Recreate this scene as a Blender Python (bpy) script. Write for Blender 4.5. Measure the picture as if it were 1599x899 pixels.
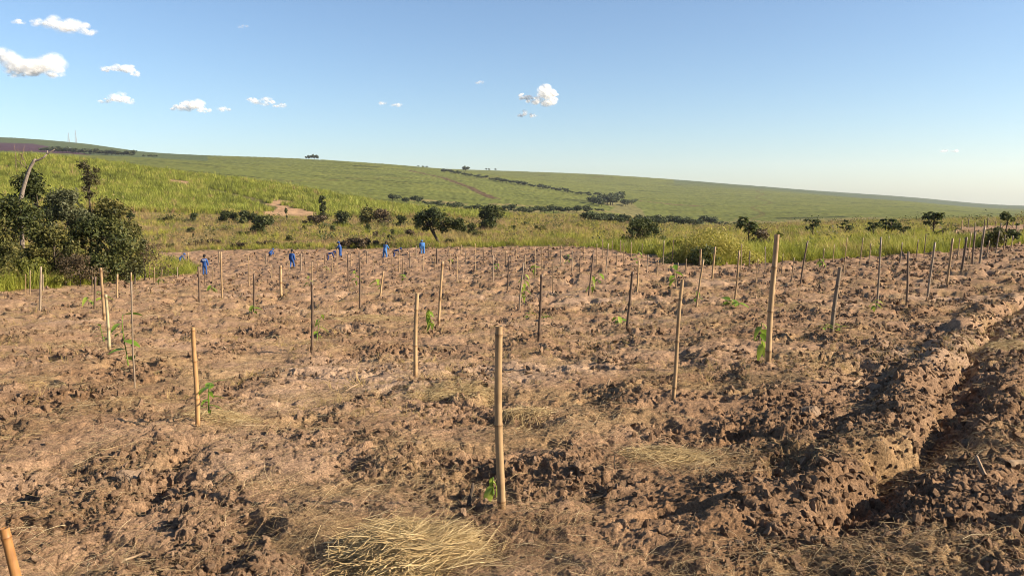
import bpy, bmesh, math, random
import numpy as np
from mathutils import Vector, Matrix, Quaternion

for o in list(bpy.data.objects): bpy.data.objects.remove(o)
R = math.radians
SC = bpy.context.scene
COL = SC.collection

# ------------------------------------------------------------------ camera, sky, sun, exposure
F, CX, CY, HZN = 1200.0, 799.5, 449.5, 305.0          # focal length and horizon measured on the photograph
PITCH = math.atan((CY - HZN) / F)
EYE = 1.6
cam = bpy.data.cameras.new('camera'); cam.sensor_width = 36; cam.lens = 36 * F / 1599
cam.clip_start = 0.05; cam.clip_end = 40000
camo = bpy.data.objects.new('camera', cam); COL.objects.link(camo)
camo.location = (0, 0, EYE); camo.rotation_euler = (math.pi / 2 - PITCH, 0, 0)
SC.camera = camo

SUN_AZ, SUN_EL = R(101), R(27)
world = bpy.data.worlds.new('World'); SC.world = world; world.use_nodes = True
wn = world.node_tree.nodes; wl = world.node_tree.links
sky = wn.new('ShaderNodeTexSky'); sky.sky_type = 'NISHITA'; sky.sun_disc = False
sky.sun_elevation = SUN_EL; sky.sun_rotation = SUN_AZ
sky.altitude = 500; sky.air_density = 1.0; sky.dust_density = 0.7; sky.ozone_density = 2.6
wb = wn.new('ShaderNodeMix'); wb.data_type = 'RGBA'; wb.blend_type = 'MULTIPLY'; wb.inputs[0].default_value = 1
wb.inputs[7].default_value = (1.01, 1.08, 1.14, 1); wl.new(sky.outputs[0], wb.inputs[6]); wl.new(wb.outputs[2], wn['Background'].inputs[0])   # white balance of the whole sky
wn['Background'].inputs[1].default_value = 0.056
sd = bpy.data.lights.new('sun', 'SUN'); sd.energy = 5.0; sd.angle = R(0.5); sd.color = (1.0, 0.85, 0.65)
suno = bpy.data.objects.new('sun', sd); COL.objects.link(suno)
sdir = Vector((math.sin(SUN_AZ) * math.cos(SUN_EL), math.cos(SUN_AZ) * math.cos(SUN_EL), math.sin(SUN_EL)))
suno.rotation_euler = (-sdir).to_track_quat('-Z', 'Y').to_euler(); suno.location = sdir * 100
SC.view_settings.view_transform = 'Standard'; SC.view_settings.look = 'None'
SC.view_settings.exposure = 1.40; SC.view_settings.gamma = 1
SC.render.engine = 'CYCLES'
SC.cycles.max_bounces = 6; SC.cycles.diffuse_bounces = 4; SC.cycles.transparent_max_bounces = 128
SC.cycles.volume_bounces = 0; SC.cycles.use_denoising = True; SC.cycles.denoiser = 'OPENIMAGEDENOISE'; SC.cycles.denoising_prefilter = 'ACCURATE'; SC.cycles.pixel_filter_type = 'BLACKMAN_HARRIS'; SC.cycles.filter_width = 1.0
SC.cycles.use_adaptive_sampling = True; SC.cycles.adaptive_threshold = 0.005

# ------------------------------------------------------------------ noise
def h32(ix, iy, seed):
    a = (ix.astype(np.int64) * 374761393 + iy.astype(np.int64) * 668265263 + seed * 974711) & 0xFFFFFFFF
    a = ((a ^ (a >> 13)) * 1274126177) & 0xFFFFFFFF
    a = ((a ^ (a >> 16)) * 2246822519) & 0xFFFFFFFF
    return ((a ^ (a >> 15)) & 0xFFFFFF) / float(0x1000000)
def gnoise(x, y, seed=0):
    x = np.asarray(x, float); y = np.asarray(y, float)
    ix = np.floor(x); iy = np.floor(y); fx = x - ix; fy = y - iy
    ux = fx * fx * fx * (fx * (fx * 6 - 15) + 10); uy = fy * fy * fy * (fy * (fy * 6 - 15) + 10)
    def g(dx, dy):
        a = h32(ix + dx, iy + dy, seed) * 6.2831853
        return np.cos(a) * (fx - dx) + np.sin(a) * (fy - dy)
    n0 = g(0, 0) * (1 - ux) + g(1, 0) * ux
    n1 = g(0, 1) * (1 - ux) + g(1, 1) * ux
    return (n0 * (1 - uy) + n1 * uy) * 1.5
def fbm(x, y, seed=0, octv=4):
    s = 0; a = 1.0; t = 0
    for k in range(octv):
        s = s + a * gnoise(x, y, seed + k * 17); t += a; a *= 0.5; x = x * 2.03 + 11.3; y = y * 2.03 - 7.1
    return s / t
def worley(x, y, seed=0):
    ix = np.floor(x); iy = np.floor(y)
    best = np.full(x.shape, 9.0); cid = np.zeros(x.shape)
    for dx in (-1, 0, 1):
        for dy in (-1, 0, 1):
            cx = ix + dx; cy = iy + dy
            d = (cx + h32(cx, cy, seed) - x) ** 2 + (cy + h32(cx, cy, seed + 5) - y) ** 2
            m = d < best; best = np.where(m, d, best); cid = np.where(m, h32(cx, cy, seed + 9), cid)
    return np.sqrt(best), cid
def facet(x, y, seed):
    """broken-earth blocks: every cell a tilted plane with its own height"""
    ix = np.floor(x); iy = np.floor(y); best = np.full(x.shape, 9.0); out = np.zeros(x.shape)
    for dx in (-1, 0, 1):
        for dy in (-1, 0, 1):
            cx = ix + dx; cy = iy + dy; h1 = h32(cx, cy, seed); h2 = h32(cx, cy, seed + 5)
            ux = x - cx - h1; uy = y - cy - h2; d = ux * ux + uy * uy; m = d < best
            best = np.where(m, d, best)
            out = np.where(m, (h32(cx, cy, seed + 9) - .5) * .9 + (h32(cx, cy, seed + 11) - .5) * 1.5 * ux + (h32(cx, cy, seed + 13) - .5) * 1.5 * uy - .35 * d, out)
    return out
def sst(a, b, x):
    t = np.clip((x - a) / (b - a), 0, 1); return t * t * (3 - 2 * t)

# ------------------------------------------------------------------ the lie of the land
def slope(py):                                          # height gained per metre forward along the sight line of image row py
    v = (CY - py) / F
    return (-math.sin(PITCH) + v * math.cos(PITCH)) / (math.cos(PITCH) + v * math.sin(PITCH))
# one profile per bearing: (metres forward, drop below the eye) or (metres forward, row as a negative number)
PROF = {
 0:    [(0,1.6),(25,3.55),(36,4.5),(60,6.0),(100,6.4),(150,5.2),(200,-323),(280,-282),(380,-244),(450,-249),(600,-265),(900,-246),(1400,-233.5),(1900,-222.5),(2400,-214.8),(3000,-218),(6000,-262)],
 125:  [(0,1.6),(25,3.55),(45,5.2),(70,6.9),(110,8.0),(150,7.3),(200,-330),(280,-288),(385,-250),(450,-255),(600,-268),(900,-256),(1400,-239),(1900,-228),(2300,-222.5),(3000,-228),(6000,-264)],
 250:  [(0,1.6),(25,3.55),(62,6.5),(90,7.95),(115,8.4),(150,7.6),(220,-333),(300,-294),(400,-267),(500,-272),(700,-272),(1000,-256),(1400,-246),(2000,-239),(2600,-243),(6000,-268)],
 450:  [(0,1.6),(25,3.55),(66,6.22),(100,7.4),(110,7.6),(200,-346),(245,-337),(310,-312),(380,-292),(500,-298),(800,-286),(900,-280),(1400,-256),(1700,-247),(2200,-252),(6000,-275)],
 700:  [(0,1.6),(25,3.45),(79,6.1),(95,6.5),(150,-362),(230,-342),(330,-331),(450,-338),(550,-327),(800,-307),(1300,-277),(1700,-264.5),(2000,-267.5),(2500,-264),(3000,-267),(6000,-280)],
 920:  [(0,1.6),(25,3.3),(52,3.9),(58,4.05),(80,5.4),(110,-373),(200,-353),(300,-343),(420,-336),(600,-330),(900,-319),(1100,-308),(1500,-297),(2200,-279),(2600,-272),(3300,-275),(6000,-285)],
 1050: [(0,1.6),(25,3.2),(45,3.95),(50,4.1),(70,5.1),(110,-377),(200,-360),(400,-351),(600,-347),(750,-341),(1000,-326),(1500,-307),(2200,-289),(2700,-280.5),(3300,-284),(6000,-292)],
 1200: [(0,1.6),(25,3.05),(44,3.9),(70,-385),(110,-367),(150,-357),(200,-353),(250,-353),(400,-359),(700,-343),(1200,-321),(2000,-301),(2500,-295),(3000,-292.2),(3600,-294),(6000,-298)],
 1400: [(0,1.6),(25,2.95),(45,3.65),(70,-379),(110,-362),(150,-352),(200,-347),(260,-348),(500,-349),(800,-335),(1300,-322),(1900,-313.5),(2400,-315),(3500,-306.5),(4200,-307),(6000,-308)],
 1599: [(0,1.6),(25,2.9),(50,3.5),(80,-372),(110,-358),(160,-348),(220,-343),(300,-345),(600,-346),(900,-338),(1500,-331),(2500,-326),(3500,-321.5),(4200,-322),(6000,-323)],
}
LD = np.linspace(math.log(3), math.log(6400), 520); DD = np.exp(LD)
TT = np.linspace(-0.95, 0.95, 191)
def pchip(xs, ys, x):
    xs = np.array(xs, float); ys = np.array(ys, float); h = np.diff(xs); dl = np.diff(ys) / h
    m = np.zeros(len(xs)); m[0] = dl[0]; m[-1] = dl[-1]
    for i in range(1, len(xs) - 1):
        if dl[i-1] * dl[i] > 0:
            w1 = 2 * h[i] + h[i-1]; w2 = h[i] + 2 * h[i-1]
            m[i] = (w1 + w2) / (w1 / dl[i-1] + w2 / dl[i])
    i = np.clip(np.searchsorted(xs, x) - 1, 0, len(xs) - 2); t = np.clip((x - xs[i]) / h[i], 0, 1)
    return ((2*t**3-3*t**2+1)*ys[i] + (t**3-2*t**2+t)*h[i]*m[i] + (-2*t**3+3*t**2)*ys[i+1] + (t**3-t**2)*h[i]*m[i+1])
cols_x = sorted(PROF); prof = []
for cxp in cols_x:
    ds = [p[0] for p in PROF[cxp]]; hs = [EYE - p[1] if p[1] > 0 else EYE + p[0] * slope(-p[1]) for p in PROF[cxp]]
    prof.append(pchip(ds, hs, DD))
prof = np.array(prof)
ct = np.array([(c - CX) / F for c in cols_x]); ct = np.concatenate([[-0.95], ct, [0.95]])
prof = np.vstack([prof[:1], prof, prof[-1:]])
H0 = np.array([pchip(ct, prof[:, j], TT) for j in range(len(DD))])          # [distance, bearing]
def smooth(a, ax, k):
    w = np.exp(-0.5 * (np.arange(-3*k, 3*k+1) / k) ** 2); w /= w.sum()
    p = np.pad(a, [(3*k, 3*k) if i == ax else (0, 0) for i in range(2)], mode='edge')
    return np.apply_along_axis(lambda v: np.convolve(v, w, 'valid'), ax, p)
H0 = smooth(H0, 1, 2)
def base_h(x, y):
    x = np.asarray(x, float); y = np.asarray(y, float)
    r = np.hypot(x, y) + 1e-9; az = np.arctan2(x, y); a = np.clip(az, -R(43), R(43))
    d = r * np.cos(a); t = np.tan(a)
    fj = np.clip((np.log(np.maximum(d, 3.0)) - LD[0]) / (LD[1] - LD[0]), 0, len(LD) - 1.001); fi = np.clip((t - TT[0]) / (TT[1] - TT[0]), 0, len(TT) - 1.001)
    j = fj.astype(int); i = fi.astype(int); u = fj - j; v = fi - i
    h = (H0[j, i] * (1-u) * (1-v) + H0[j+1, i] * u * (1-v) + H0[j, i+1] * (1-u) * v + H0[j+1, i+1] * u * v)
    near = np.clip(d, 0, 3) / 3.0
    return np.where(d < 3, h * near, h)
def ray(px, py):
    u = (px - CX) / F; v = (CY - py) / F
    return np.array([u, math.cos(PITCH) + v * math.sin(PITCH), -math.sin(PITCH) + v * math.cos(PITCH)])
MARCH = np.exp(np.linspace(math.log(1.5), math.log(5500), 2600))
def hit(px, py, far=False):                             # the ground point a sight line meets
    d = ray(px, py); d = d / d[1]
    x = d[0] * MARCH; z = EYE + d[2] * MARCH; g = z - base_h(x, MARCH)
    k = np.where(g < 0)[0]
    k = k[0] if len(k) else int(np.argmin(g / MARCH))
    m = MARCH[k]
    if k > 0 and g[k] < 0:
        m = MARCH[k-1] + (MARCH[k] - MARCH[k-1]) * g[k-1] / (g[k-1] - g[k])
    return (d[0] * m, m)
def at(px, depth):                                      # ground below image column px at a given distance
    return ((px - CX) / F * depth, depth)

def poly_mask(x, y, poly):
    inside = np.zeros(x.shape, bool); n = len(poly)
    for i in range(n):
        x1, y1 = poly[i]; x2, y2 = poly[(i+1) % n]
        c = ((y1 > y) != (y2 > y)); inside ^= c & (x < (x2 - x1) * (y - y1) / (y2 - y1 + 1e-12) + x1)
    return inside
def poly_dist(x, y, pts, closed=True):
    best = np.full(x.shape, 1e9); n = len(pts)
    for i in range(n if closed else n - 1):
        x1, y1 = pts[i]; x2, y2 = pts[(i+1) % n]; dx, dy = x2 - x1, y2 - y1
        t = np.clip(((x - x1) * dx + (y - y1) * dy) / (dx*dx + dy*dy + 1e-12), 0, 1)
        best = np.minimum(best, np.hypot(x - x1 - t*dx, y - y1 - t*dy))
    return best
EDGE = [(-300,472),(-100,463),(0,457),(60,453),(130,447),(200,439),(285,430),(308,420),(290,409),(252,402),(238,394),(330,391),(450,389),(560,389),(680,387),(800,385),(900,385),(960,391),(1040,403),(1110,414),(1200,409),(1300,405),(1400,399),(1470,393),(1540,385),(1599,381),(1800,374)]
SOIL = [hit(*p) for p in EDGE] + [(60, 20), (60, -30), (-60, -30), (-60, 10)]
SOIL2 = [at(1490,78), at(1475,96), at(1500,125), at(1640,150), at(1900,150), at(1900,80), at(1600,70)]
TRENCH = [hit(*p) for p in [(1195,862),(1240,828),(1290,800),(1345,765),(1395,722),(1428,690),(1452,645),(1470,600),(1510,545),(1545,500),(1600,470)]]
CANE_F = [(-900,185),(0,190),(150,205),(250,222),(330,230),(400,236),(430,250),(490,250),(510,240),(600,238),(700,236),(780,252),(800,270)]
CANE_B = [(-900,440),(0,440),(150,435),(250,425),(450,395),(550,372),(700,338),(800,275)]
def pxcol(x, y): return CX + F * x / np.maximum(y, 1e-3)
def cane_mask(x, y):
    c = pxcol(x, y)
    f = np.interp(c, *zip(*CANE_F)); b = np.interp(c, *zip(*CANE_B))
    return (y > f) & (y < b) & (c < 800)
TRACK = [at(285,330), at(330,318), at(390,300), at(432,272)]
def dirt_mask(x, y):
    c = pxcol(x, y); n = gnoise(x / 9, y / 9, 77) * 9
    return poly_mask(x + n * .5, y + n, DIRT) | ((c > 270) & (c < 300) & (y > 324) & (y < 342))
DIRT = [at(398,240), at(416,262), at(424,312), at(440,316), at(462,285), at(505,262), at(500,246), at(450,236)]

def soil_mask(x, y):
    m = poly_mask(x, y, SOIL); d = poly_dist(x, y, SOIL)
    s = np.where(m, d, -d) + gnoise(x / 1.7, y / 1.7, 3) * 0.8 + gnoise(x / 5, y / 5, 4) * .9
    w = sst(-0.3, 0.5, s)
    m2 = poly_mask(x, y, SOIL2)
    return np.maximum(w, m2 * 1.0)
def clodness(x, y):
    c = fbm(x / 1.5 + 5, y / 1.5, 21, 3)
    dt = poly_dist(x, y, TRENCH, False)
    right = .30 * sst(.0, .35, x / np.maximum(y, 1.0) - .22) * sst(16, 9, np.hypot(x, y))
    return np.clip(right + sst(-0.30, 0.48, c) + 0.22 * np.exp(-(dt / .75) ** 2), 0, 1.2)
def trench_h(x, y):
    n = len(TRENCH); best = np.full(x.shape, 1e9); sd_ = np.zeros(x.shape)
    for i in range(n - 1):
        x1, y1 = TRENCH[i]; x2, y2 = TRENCH[i+1]; dx, dy = x2 - x1, y2 - y1
        t = np.clip(((x - x1) * dx + (y - y1) * dy) / (dx*dx + dy*dy), 0, 1)
        d = np.hypot(x - x1 - t*dx, y - y1 - t*dy)
        m = d < best; best = np.where(m, d, best)
        sd_ = np.where(m, np.sign((x - x1) * dy - (y - y1) * dx), sd_)
    s = best * sd_ + gnoise(x / .55, y / .55, 91) * 0.17 + gnoise(x / .25, y / .25, 94) * .06 + gnoise(x / .15, y / .15, 92) * 0.04      # + = right of the furrow
    left = 0.19 * np.exp(-((s + 0.22) / 0.23) ** 2)
    step = -0.25 * (1 - sst(-0.10, 0.02, -s)) * np.exp(-(np.maximum(s, 0) / 0.24) ** 2)
    right = 0.10 * np.exp(-((s - 0.62) / 0.32) ** 2)
    return (left + step + right) * sst(1.6, .4, np.abs(s)) * (0.85 + 0.5 * gnoise(x / .7, y / .7, 93)) * sst(.1, 1.3, np.hypot(x - TRENCH[0][0], y - TRENCH[0][1]))
def soil_h(x, y, cell):
    """relief of the tilled soil; cell = mesh spacing there, finer octaves fade out below it"""
    def k(w): return sst(1.0, 2.2, w / cell)
    c = clodness(x, y)
    wx = x + 0.10 * gnoise(x / .33, y / .33, 31) + .03 * gnoise(x / .09, y / .09, 33); wy = y + 0.10 * gnoise(x / .33, y / .33, 32) + .03 * gnoise(x / .09, y / .09, 34)
    h = 0.11 * fbm(x / 2.7, y / 2.7, 1, 2)
    for q, w in enumerate((.95, .50, .27, .15, .085, .05, .03, .019)):
        n = gnoise(wx / w + q * 3.7, wy / w - q * 5.1, 2 + q * 3)
        if w < .6: n = .45 * n + .75 * (.42 - np.abs(gnoise(wx / w * .8 - 7, wy / w * .8, 60 + q)) * 1.25)
        h = h + .100 * (w / .95) ** .70 * (.42 + .62 * c) * n * k(w)
    tx = x + .05 * gnoise(x / .2, y / .2, 35) + .018 * gnoise(x / .05, y / .05, 37); ty = y + .05 * gnoise(x / .2, y / .2, 36) + .018 * gnoise(x / .05, y / .05, 38)
    for s, a, sd_ in ((.33, .13, 41), (.17, .19, 43), (.085, .25, 45), (.045, .30, 47)):
        h = h + s * a * (.40 + .75 * c) * facet(tx / s, ty / s, sd_) * k(s)
    pit = sst(.28, .58, gnoise(wx / .55 + 9, wy / .42, 8)) + .35 * sst(.30, .55, gnoise(wx / .25 - 4, wy / .2, 9)) * k(.25)
    dt = poly_dist(x, y, TRENCH, False)
    h = h - 0.105 * pit * (.35 + c) * k(.5) * (1 - .9 * np.exp(-(dt / .42) ** 2))
    r = np.hypot(x, y)
    far = sst(12, 34, r)
    h = h + far * (0.10 * gnoise(x / 1.3, y / 1.3, 14) * k(1.3) - .20 * sst(.14, .46, gnoise(wx / .75, wy / 1.2, 15)))
    return h * (1 - .30 * np.exp(-(dt / .33) ** 2)) + trench_h(x, y)
def full_h(x, y, cell=0.03):
    x = np.atleast_1d(np.asarray(x, float)); y = np.atleast_1d(np.asarray(y, float)); cell = np.broadcast_to(cell, x.shape)
    h = base_h(x, y); r = np.hypot(x, y); n = r < 130
    if n.any():
        m = soil_mask(x[n], y[n]); h = h.copy()
        h[n] += m * soil_h(x[n], y[n], cell[n]) + (1 - m) * 0.25 * gnoise(x[n] / 4, y[n] / 4, 12)
    return h
def gz(x, y): return float(full_h([x], [y], 0.06)[0])

# ------------------------------------------------------------------ materials
ALB = 0.66                                              # the colours below were picked at a lower exposure
def sc(c): return tuple(v * ALB for v in c)
def scs(st): return [(p, sc(c)) for p, c in st]
def mat(name, build):
    m = bpy.data.materials.new(name); m.use_nodes = True; nt = m.node_tree; nt.nodes.clear()
    out = nt.nodes.new('ShaderNodeOutputMaterial'); build(nt, nt.nodes, nt.links, out); return m
def nz(N, L, scale, detail=3, vec=None, rough=.55, obj=True):
    t = N.new('ShaderNodeTexNoise'); t.inputs['Scale'].default_value = scale; t.inputs['Detail'].default_value = detail; t.inputs['Roughness'].default_value = rough
    if vec is None:
        vec = N.new('ShaderNodeTexCoord').outputs['Object']
    L.new(vec, t.inputs['Vector']); return t.outputs['Fac']
def ramp(N, L, fac, stops):
    r = N.new('ShaderNodeValToRGB'); e = r.color_ramp.elements
    while len(e) < len(stops): e.new(0.5)
    for q, (p, c) in zip(e, stops): q.position = p; q.color = (*c, 1)
    L.new(fac, r.inputs[0]); return r.outputs[0]
def mixc(N, L, a, b, f, mode='MIX'):
    m = N.new('ShaderNodeMix'); m.data_type = 'RGBA'; m.blend_type = mode
    for s, v in ((0, f), (6, a), (7, b)):
        if hasattr(v, 'is_linked') or isinstance(v, bpy.types.NodeSocket): L.new(v, m.inputs[s])
        else: m.inputs[s].default_value = v if s == 0 else (*v, 1)
    return m.outputs[2]
def attr(N, name, typ='GEOMETRY'):
    a = N.new('ShaderNodeAttribute'); a.attribute_name = name; a.attribute_type = typ; return a
def prin(N, L, out, col, rough=.9, bump=None, bstr=.4, bdist=.02, spec=.2):
    p = N.new('ShaderNodeBsdfPrincipled'); p.inputs['Roughness'].default_value = rough; p.inputs['Specular IOR Level'].default_value = spec
    if isinstance(col, tuple): p.inputs['Base Color'].default_value = (*col, 1)
    else: L.new(col, p.inputs['Base Color'])
    if bump is not None:
        b = N.new('ShaderNodeBump'); b.inputs['Strength'].default_value = bstr; b.inputs['Distance'].default_value = bdist
        L.new(bump, b.inputs['Height']); L.new(b.outputs[0], p.inputs['Normal'])
    L.new(p.outputs[0], out.inputs[0]); return p

def b_ground(nt, N, L, out):
    c = attr(N, 'tone').outputs['Color']
    n1 = nz(N, L, 1.3, 5); n2 = nz(N, L, 14, 5); n3 = nz(N, L, 70, 3)
    v = ramp(N, L, n1, [(.3, (.72, .70, .70)), (.7, (1.18, 1.17, 1.14))]); c = mixc(N, L, c, v, .8, 'MULTIPLY')
    v = ramp(N, L, n2, [(.3, (.64, .63, .63)), (.5, (1.0, 1.0, 1.0)), (.72, (1.34, 1.31, 1.24))]); c = mixc(N, L, c, v, .85, 'MULTIPLY')
    v = ramp(N, L, n3, [(.3, (.5, .48, .46)), (.7, (1.5, 1.46, 1.38))]); c = mixc(N, L, c, v, .75, 'MULTIPLY')
    n4 = nz(N, L, 38, 6, None, .72)
    prin(N, L, out, c, 1.0, n4, 1.0, .035, .05)
M_ground = mat('tilled_soil', b_ground)
def b_terrain(nt, N, L, out):
    c = attr(N, 'tone').outputs['Color']
    n1 = nz(N, L, .05, 6); n2 = nz(N, L, .6, 4)
    v = ramp(N, L, n1, [(.3, (.8, .8, .8)), (.7, (1.15, 1.15, 1.15))]); c = mixc(N, L, c, v, .8, 'MULTIPLY')
    v = ramp(N, L, n2, [(.3, (.72, .72, .7)), (.7, (1.2, 1.2, 1.2))]); c = mixc(N, L, c, v, .8, 'MULTIPLY')
    prin(N, L, out, c, 1.0, n2, .5, .6, .05)
M_terrain = mat('field_cover', b_terrain)
def leafmat(name, stops, trans=.35, typ='GEOMETRY', rough=.6):
    def b(nt, N, L, out):
        c = ramp(N, L, attr(N, 'tint', typ).outputs['Fac'], scs(stops))
        d = N.new('ShaderNodeBsdfPrincipled'); d.inputs['Roughness'].default_value = rough; d.inputs['Specular IOR Level'].default_value = .25
        L.new(c, d.inputs['Base Color'])
        t = N.new('ShaderNodeBsdfTranslucent'); L.new(c, t.inputs[0])
        m = N.new('ShaderNodeMixShader'); m.inputs[0].default_value = trans
        L.new(d.outputs[0], m.inputs[1]); L.new(t.outputs[0], m.inputs[2]); L.new(m.outputs[0], out.inputs[0])
    return mat(name, b)
M_grass = leafmat('green_grass', [(0, (.17, .20, .03)), (.4, (.40, .42, .055)), (.75, (.60, .53, .10)), (1, (.60, .43, .17))], .4, 'INSTANCER')
M_dry = leafmat('dry_grass', [(0, (.20, .18, .045)), (.35, (.42, .31, .11)), (.7, (.58, .42, .17)), (1, (.26, .15, .095))], .3, 'INSTANCER')
M_cane = leafmat('sugarcane', [(0, (.14, .16, .03)), (.5, (.385, .43, .062)), (.85, (.56, .54, .12)), (1, (.46, .30, .15))], .35, 'INSTANCER')
M_straw = leafmat('straw', [(0, (.20, .125, .07)), (.4, (.40, .27, .14)), (.75, (.64, .46, .23)), (1, (.86, .70, .42))], .1, 'INSTANCER', .7)
M_heap = leafmat('heap_straw', [(0, (.30, .20, .10)), (.5, (.62, .44, .20)), (1, (.88, .69, .37))], .1, 'GEOMETRY', .6)
M_dark = leafmat('dark_leaves', [(0, (.036, .048, .016)), (.6, (.085, .105, .028)), (1, (.20, .195, .055))])
M_olive = leafmat('olive_leaves', [(0, (.06, .066, .02)), (.6, (.15, .148, .038)), (1, (.32, .27, .08))])
M_lime = leafmat('lime_leaves', [(0, (.10, .115, .022)), (.6, (.22, .23, .045)), (1, (.34, .31, .07))])
M_silver = leafmat('silver_leaves', [(0, (.07, .08, .035)), (.6, (.16, .17, .075)), (1, (.34, .34, .20))])
M_rust = leafmat('withered_leaves', [(0, (.06, .045, .025)), (.6, (.13, .09, .05)), (1, (.24, .17, .08))], .2)
M_rusty = leafmat('brownish_leaves', [(0, (.05, .05, .022)), (.6, (.11, .095, .042)), (1, (.22, .19, .08))], .3)
M_far = leafmat('far_leaves', [(0, (.045, .062, .028)), (.6, (.085, .108, .042)), (1, (.15, .165, .062))], .3)
M_mid = leafmat('mid_leaves', [(0, (.045, .062, .022)), (.6, (.095, .12, .038)), (1, (.18, .19, .065))], .4)
M_mound = leafmat('mound_leaves', [(0, (.20, .20, .035)), (.5, (.42, .39, .07)), (1, (.62, .52, .14))], .45)
M_fresh = leafmat('fresh_leaves', [(0, (.09, .19, .025)), (.5, (.24, .38, .04)), (1, (.46, .54, .09))], .4, 'GEOMETRY', .45)
def b_bark(c1, c2):
    def b(nt, N, L, out):
        n = nz(N, L, 12, 5); prin(N, L, out, ramp(N, L, n, [(.3, sc(c1)), (.7, sc(c2))]), .9, n, .6, .02)
    return b
M_bark = mat('bark', b_bark((.05, .038, .028), (.13, .10, .075)))
M_snag = mat('bleached_wood', b_bark((.17, .13, .10), (.40, .33, .27)))
M_twig = mat('dry_twig', b_bark((.13, .09, .06), (.28, .20, .14)))
M_wood = mat('broken_wood', b_bark((.26, .17, .10), (.50, .36, .23)))
def b_clod(nt, N, L, out):
    n = nz(N, L, 5, 4); n2 = nz(N, L, 26, 3)
    c = ramp(N, L, attr(N, 'tint', 'INSTANCER').outputs['Fac'], scs([(0, (.19, .12, .078)), (.5, (.33, .215, .138)), (1, (.47, .325, .22))]))
    c = mixc(N, L, c, ramp(N, L, n, [(.3, (.70, .68, .66)), (.7, (1.2, 1.18, 1.12))]), .9, 'MULTIPLY')
    prin(N, L, out, c, 1, n2, .6, .06, .05)
M_clod = mat('dry_clod', b_clod)
def b_bamboo(stops):
    def b(nt, N, L, out):
        tc = N.new('ShaderNodeTexCoord'); mp = N.new('ShaderNodeMapping'); mp.inputs['Scale'].default_value = (60, 60, 3); L.new(tc.outputs['Object'], mp.inputs[0])
        n = nz(N, L, 1, 4, mp.outputs[0]); n2 = nz(N, L, 9, 4)
        oi = N.new('ShaderNodeObjectInfo'); c = ramp(N, L, n, scs(stops))
        c = mixc(N, L, c, ramp(N, L, oi.outputs['Random'], [(0, (.78, .74, .70)), (1, (1.15, 1.13, 1.1))]), 1, 'MULTIPLY')
        c = mixc(N, L, c, ramp(N, L, n2, [(.3, (.62, .58, .52)), (.55, (1, 1, 1))]), .75, 'MULTIPLY')
        c = mixc(N, L, c, ramp(N, L, attr(N, 'node').outputs['Fac'], [(0, (1, 1, 1)), (1, (.45, .36, .28))]), 1, 'MULTIPLY')
        prin(N, L, out, c, .55, n, .25, .004, .35)
    return b
M_tan = mat('bamboo_tan', b_bamboo([(.25, (.38, .245, .125)), (.75, (.58, .41, .225))]))
M_orange = mat('bamboo_orange', b_bamboo([(.25, (.42, .235, .095)), (.75, (.60, .37, .17))]))
M_amber = mat('bamboo_amber', b_bamboo([(.25, (.36, .17, .055)), (.75, (.56, .30, .11))]))
M_pale = mat('bamboo_pale', b_bamboo([(.25, (.56, .50, .28)), (.75, (.76, .70, .46))]))
M_brown = mat('stake_brown', b_bamboo([(.25, (.10, .065, .042)), (.75, (.24, .16, .105))]))
M_dull = mat('stake_dull', b_bamboo([(.25, (.30, .205, .115)), (.75, (.48, .35, .21))]))
M_gray = mat('stake_gray', b_bamboo([(.25, (.22, .17, .12)), (.75, (.42, .33, .24))]))
def b_cloth(c1, c2):
    def b(nt, N, L, out):
        n = nz(N, L, 9, 4); prin(N, L, out, ramp(N, L, n, [(.3, sc(c1)), (.7, sc(c2))]), .85, n, .3, .02)
    return b
M_blue = mat('blue_cloth', b_cloth((.022, .070, .25), (.040, .125, .40)))
M_navy = mat('navy_cloth', b_cloth((.014, .028, .11), (.025, .05, .19)))
M_lblue = mat('light_blue_cloth', b_cloth((.05, .17, .46), (.10, .26, .58)))
M_skin = mat('skin', b_cloth((.20, .11, .07), (.28, .16, .10)))
M_black = mat('dark_cap', b_cloth((.010, .010, .012), (.022, .020, .022)))
M_boot = mat('boot_leather', b_cloth((.03, .022, .018), (.07, .05, .04)))
M_white = mat('white_print', b_cloth((.62, .66, .72), (.78, .80, .82)))
M_steel = mat('galvanised_steel', b_cloth((.25, .26, .28), (.36, .37, .39)))
M_wall = mat('white_wall', b_cloth((.62, .6, .56), (.75, .73, .7)))

# ------------------------------------------------------------------ object helpers
def tag(o, label=None, cat=None, group=None, kind=None):
    if label: o['label'] = label
    if cat: o['category'] = cat
    if group: o['group'] = group
    if kind: o['kind'] = kind
    return o
def mesh_np(name, V, Fq, m, tint=None, smooth_=False, node=None):
    me = bpy.data.meshes.new(name); V = np.asarray(V, np.float32); Fq = np.asarray(Fq, np.int32)
    k = Fq.shape[1]; me.vertices.add(len(V)); me.vertices.foreach_set('co', V.ravel())
    me.loops.add(Fq.size); me.loops.foreach_set('vertex_index', Fq.ravel())
    me.polygons.add(len(Fq)); me.polygons.foreach_set('loop_start', np.arange(0, Fq.size, k, dtype=np.int32))
    try: me.polygons.foreach_set('loop_total', np.full(len(Fq), k, np.int32))
    except Exception: pass
    me.update(calc_edges=True)
    if smooth_: me.polygons.foreach_set('use_smooth', np.ones(len(Fq), bool))
    if m: me.materials.append(m)
    for nm, arr in (('tint', tint), ('node', node)):
        if arr is not None:
            a = me.attributes.new(nm, 'FLOAT', 'POINT'); a.data.foreach_set('value', np.asarray(arr, np.float32))
    return me
def obj(name, me, parent=None, loc=(0, 0, 0)):
    o = bpy.data.objects.new(name, me); COL.objects.link(o); o.location = loc
    if parent: o.parent = parent
    return o
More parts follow.
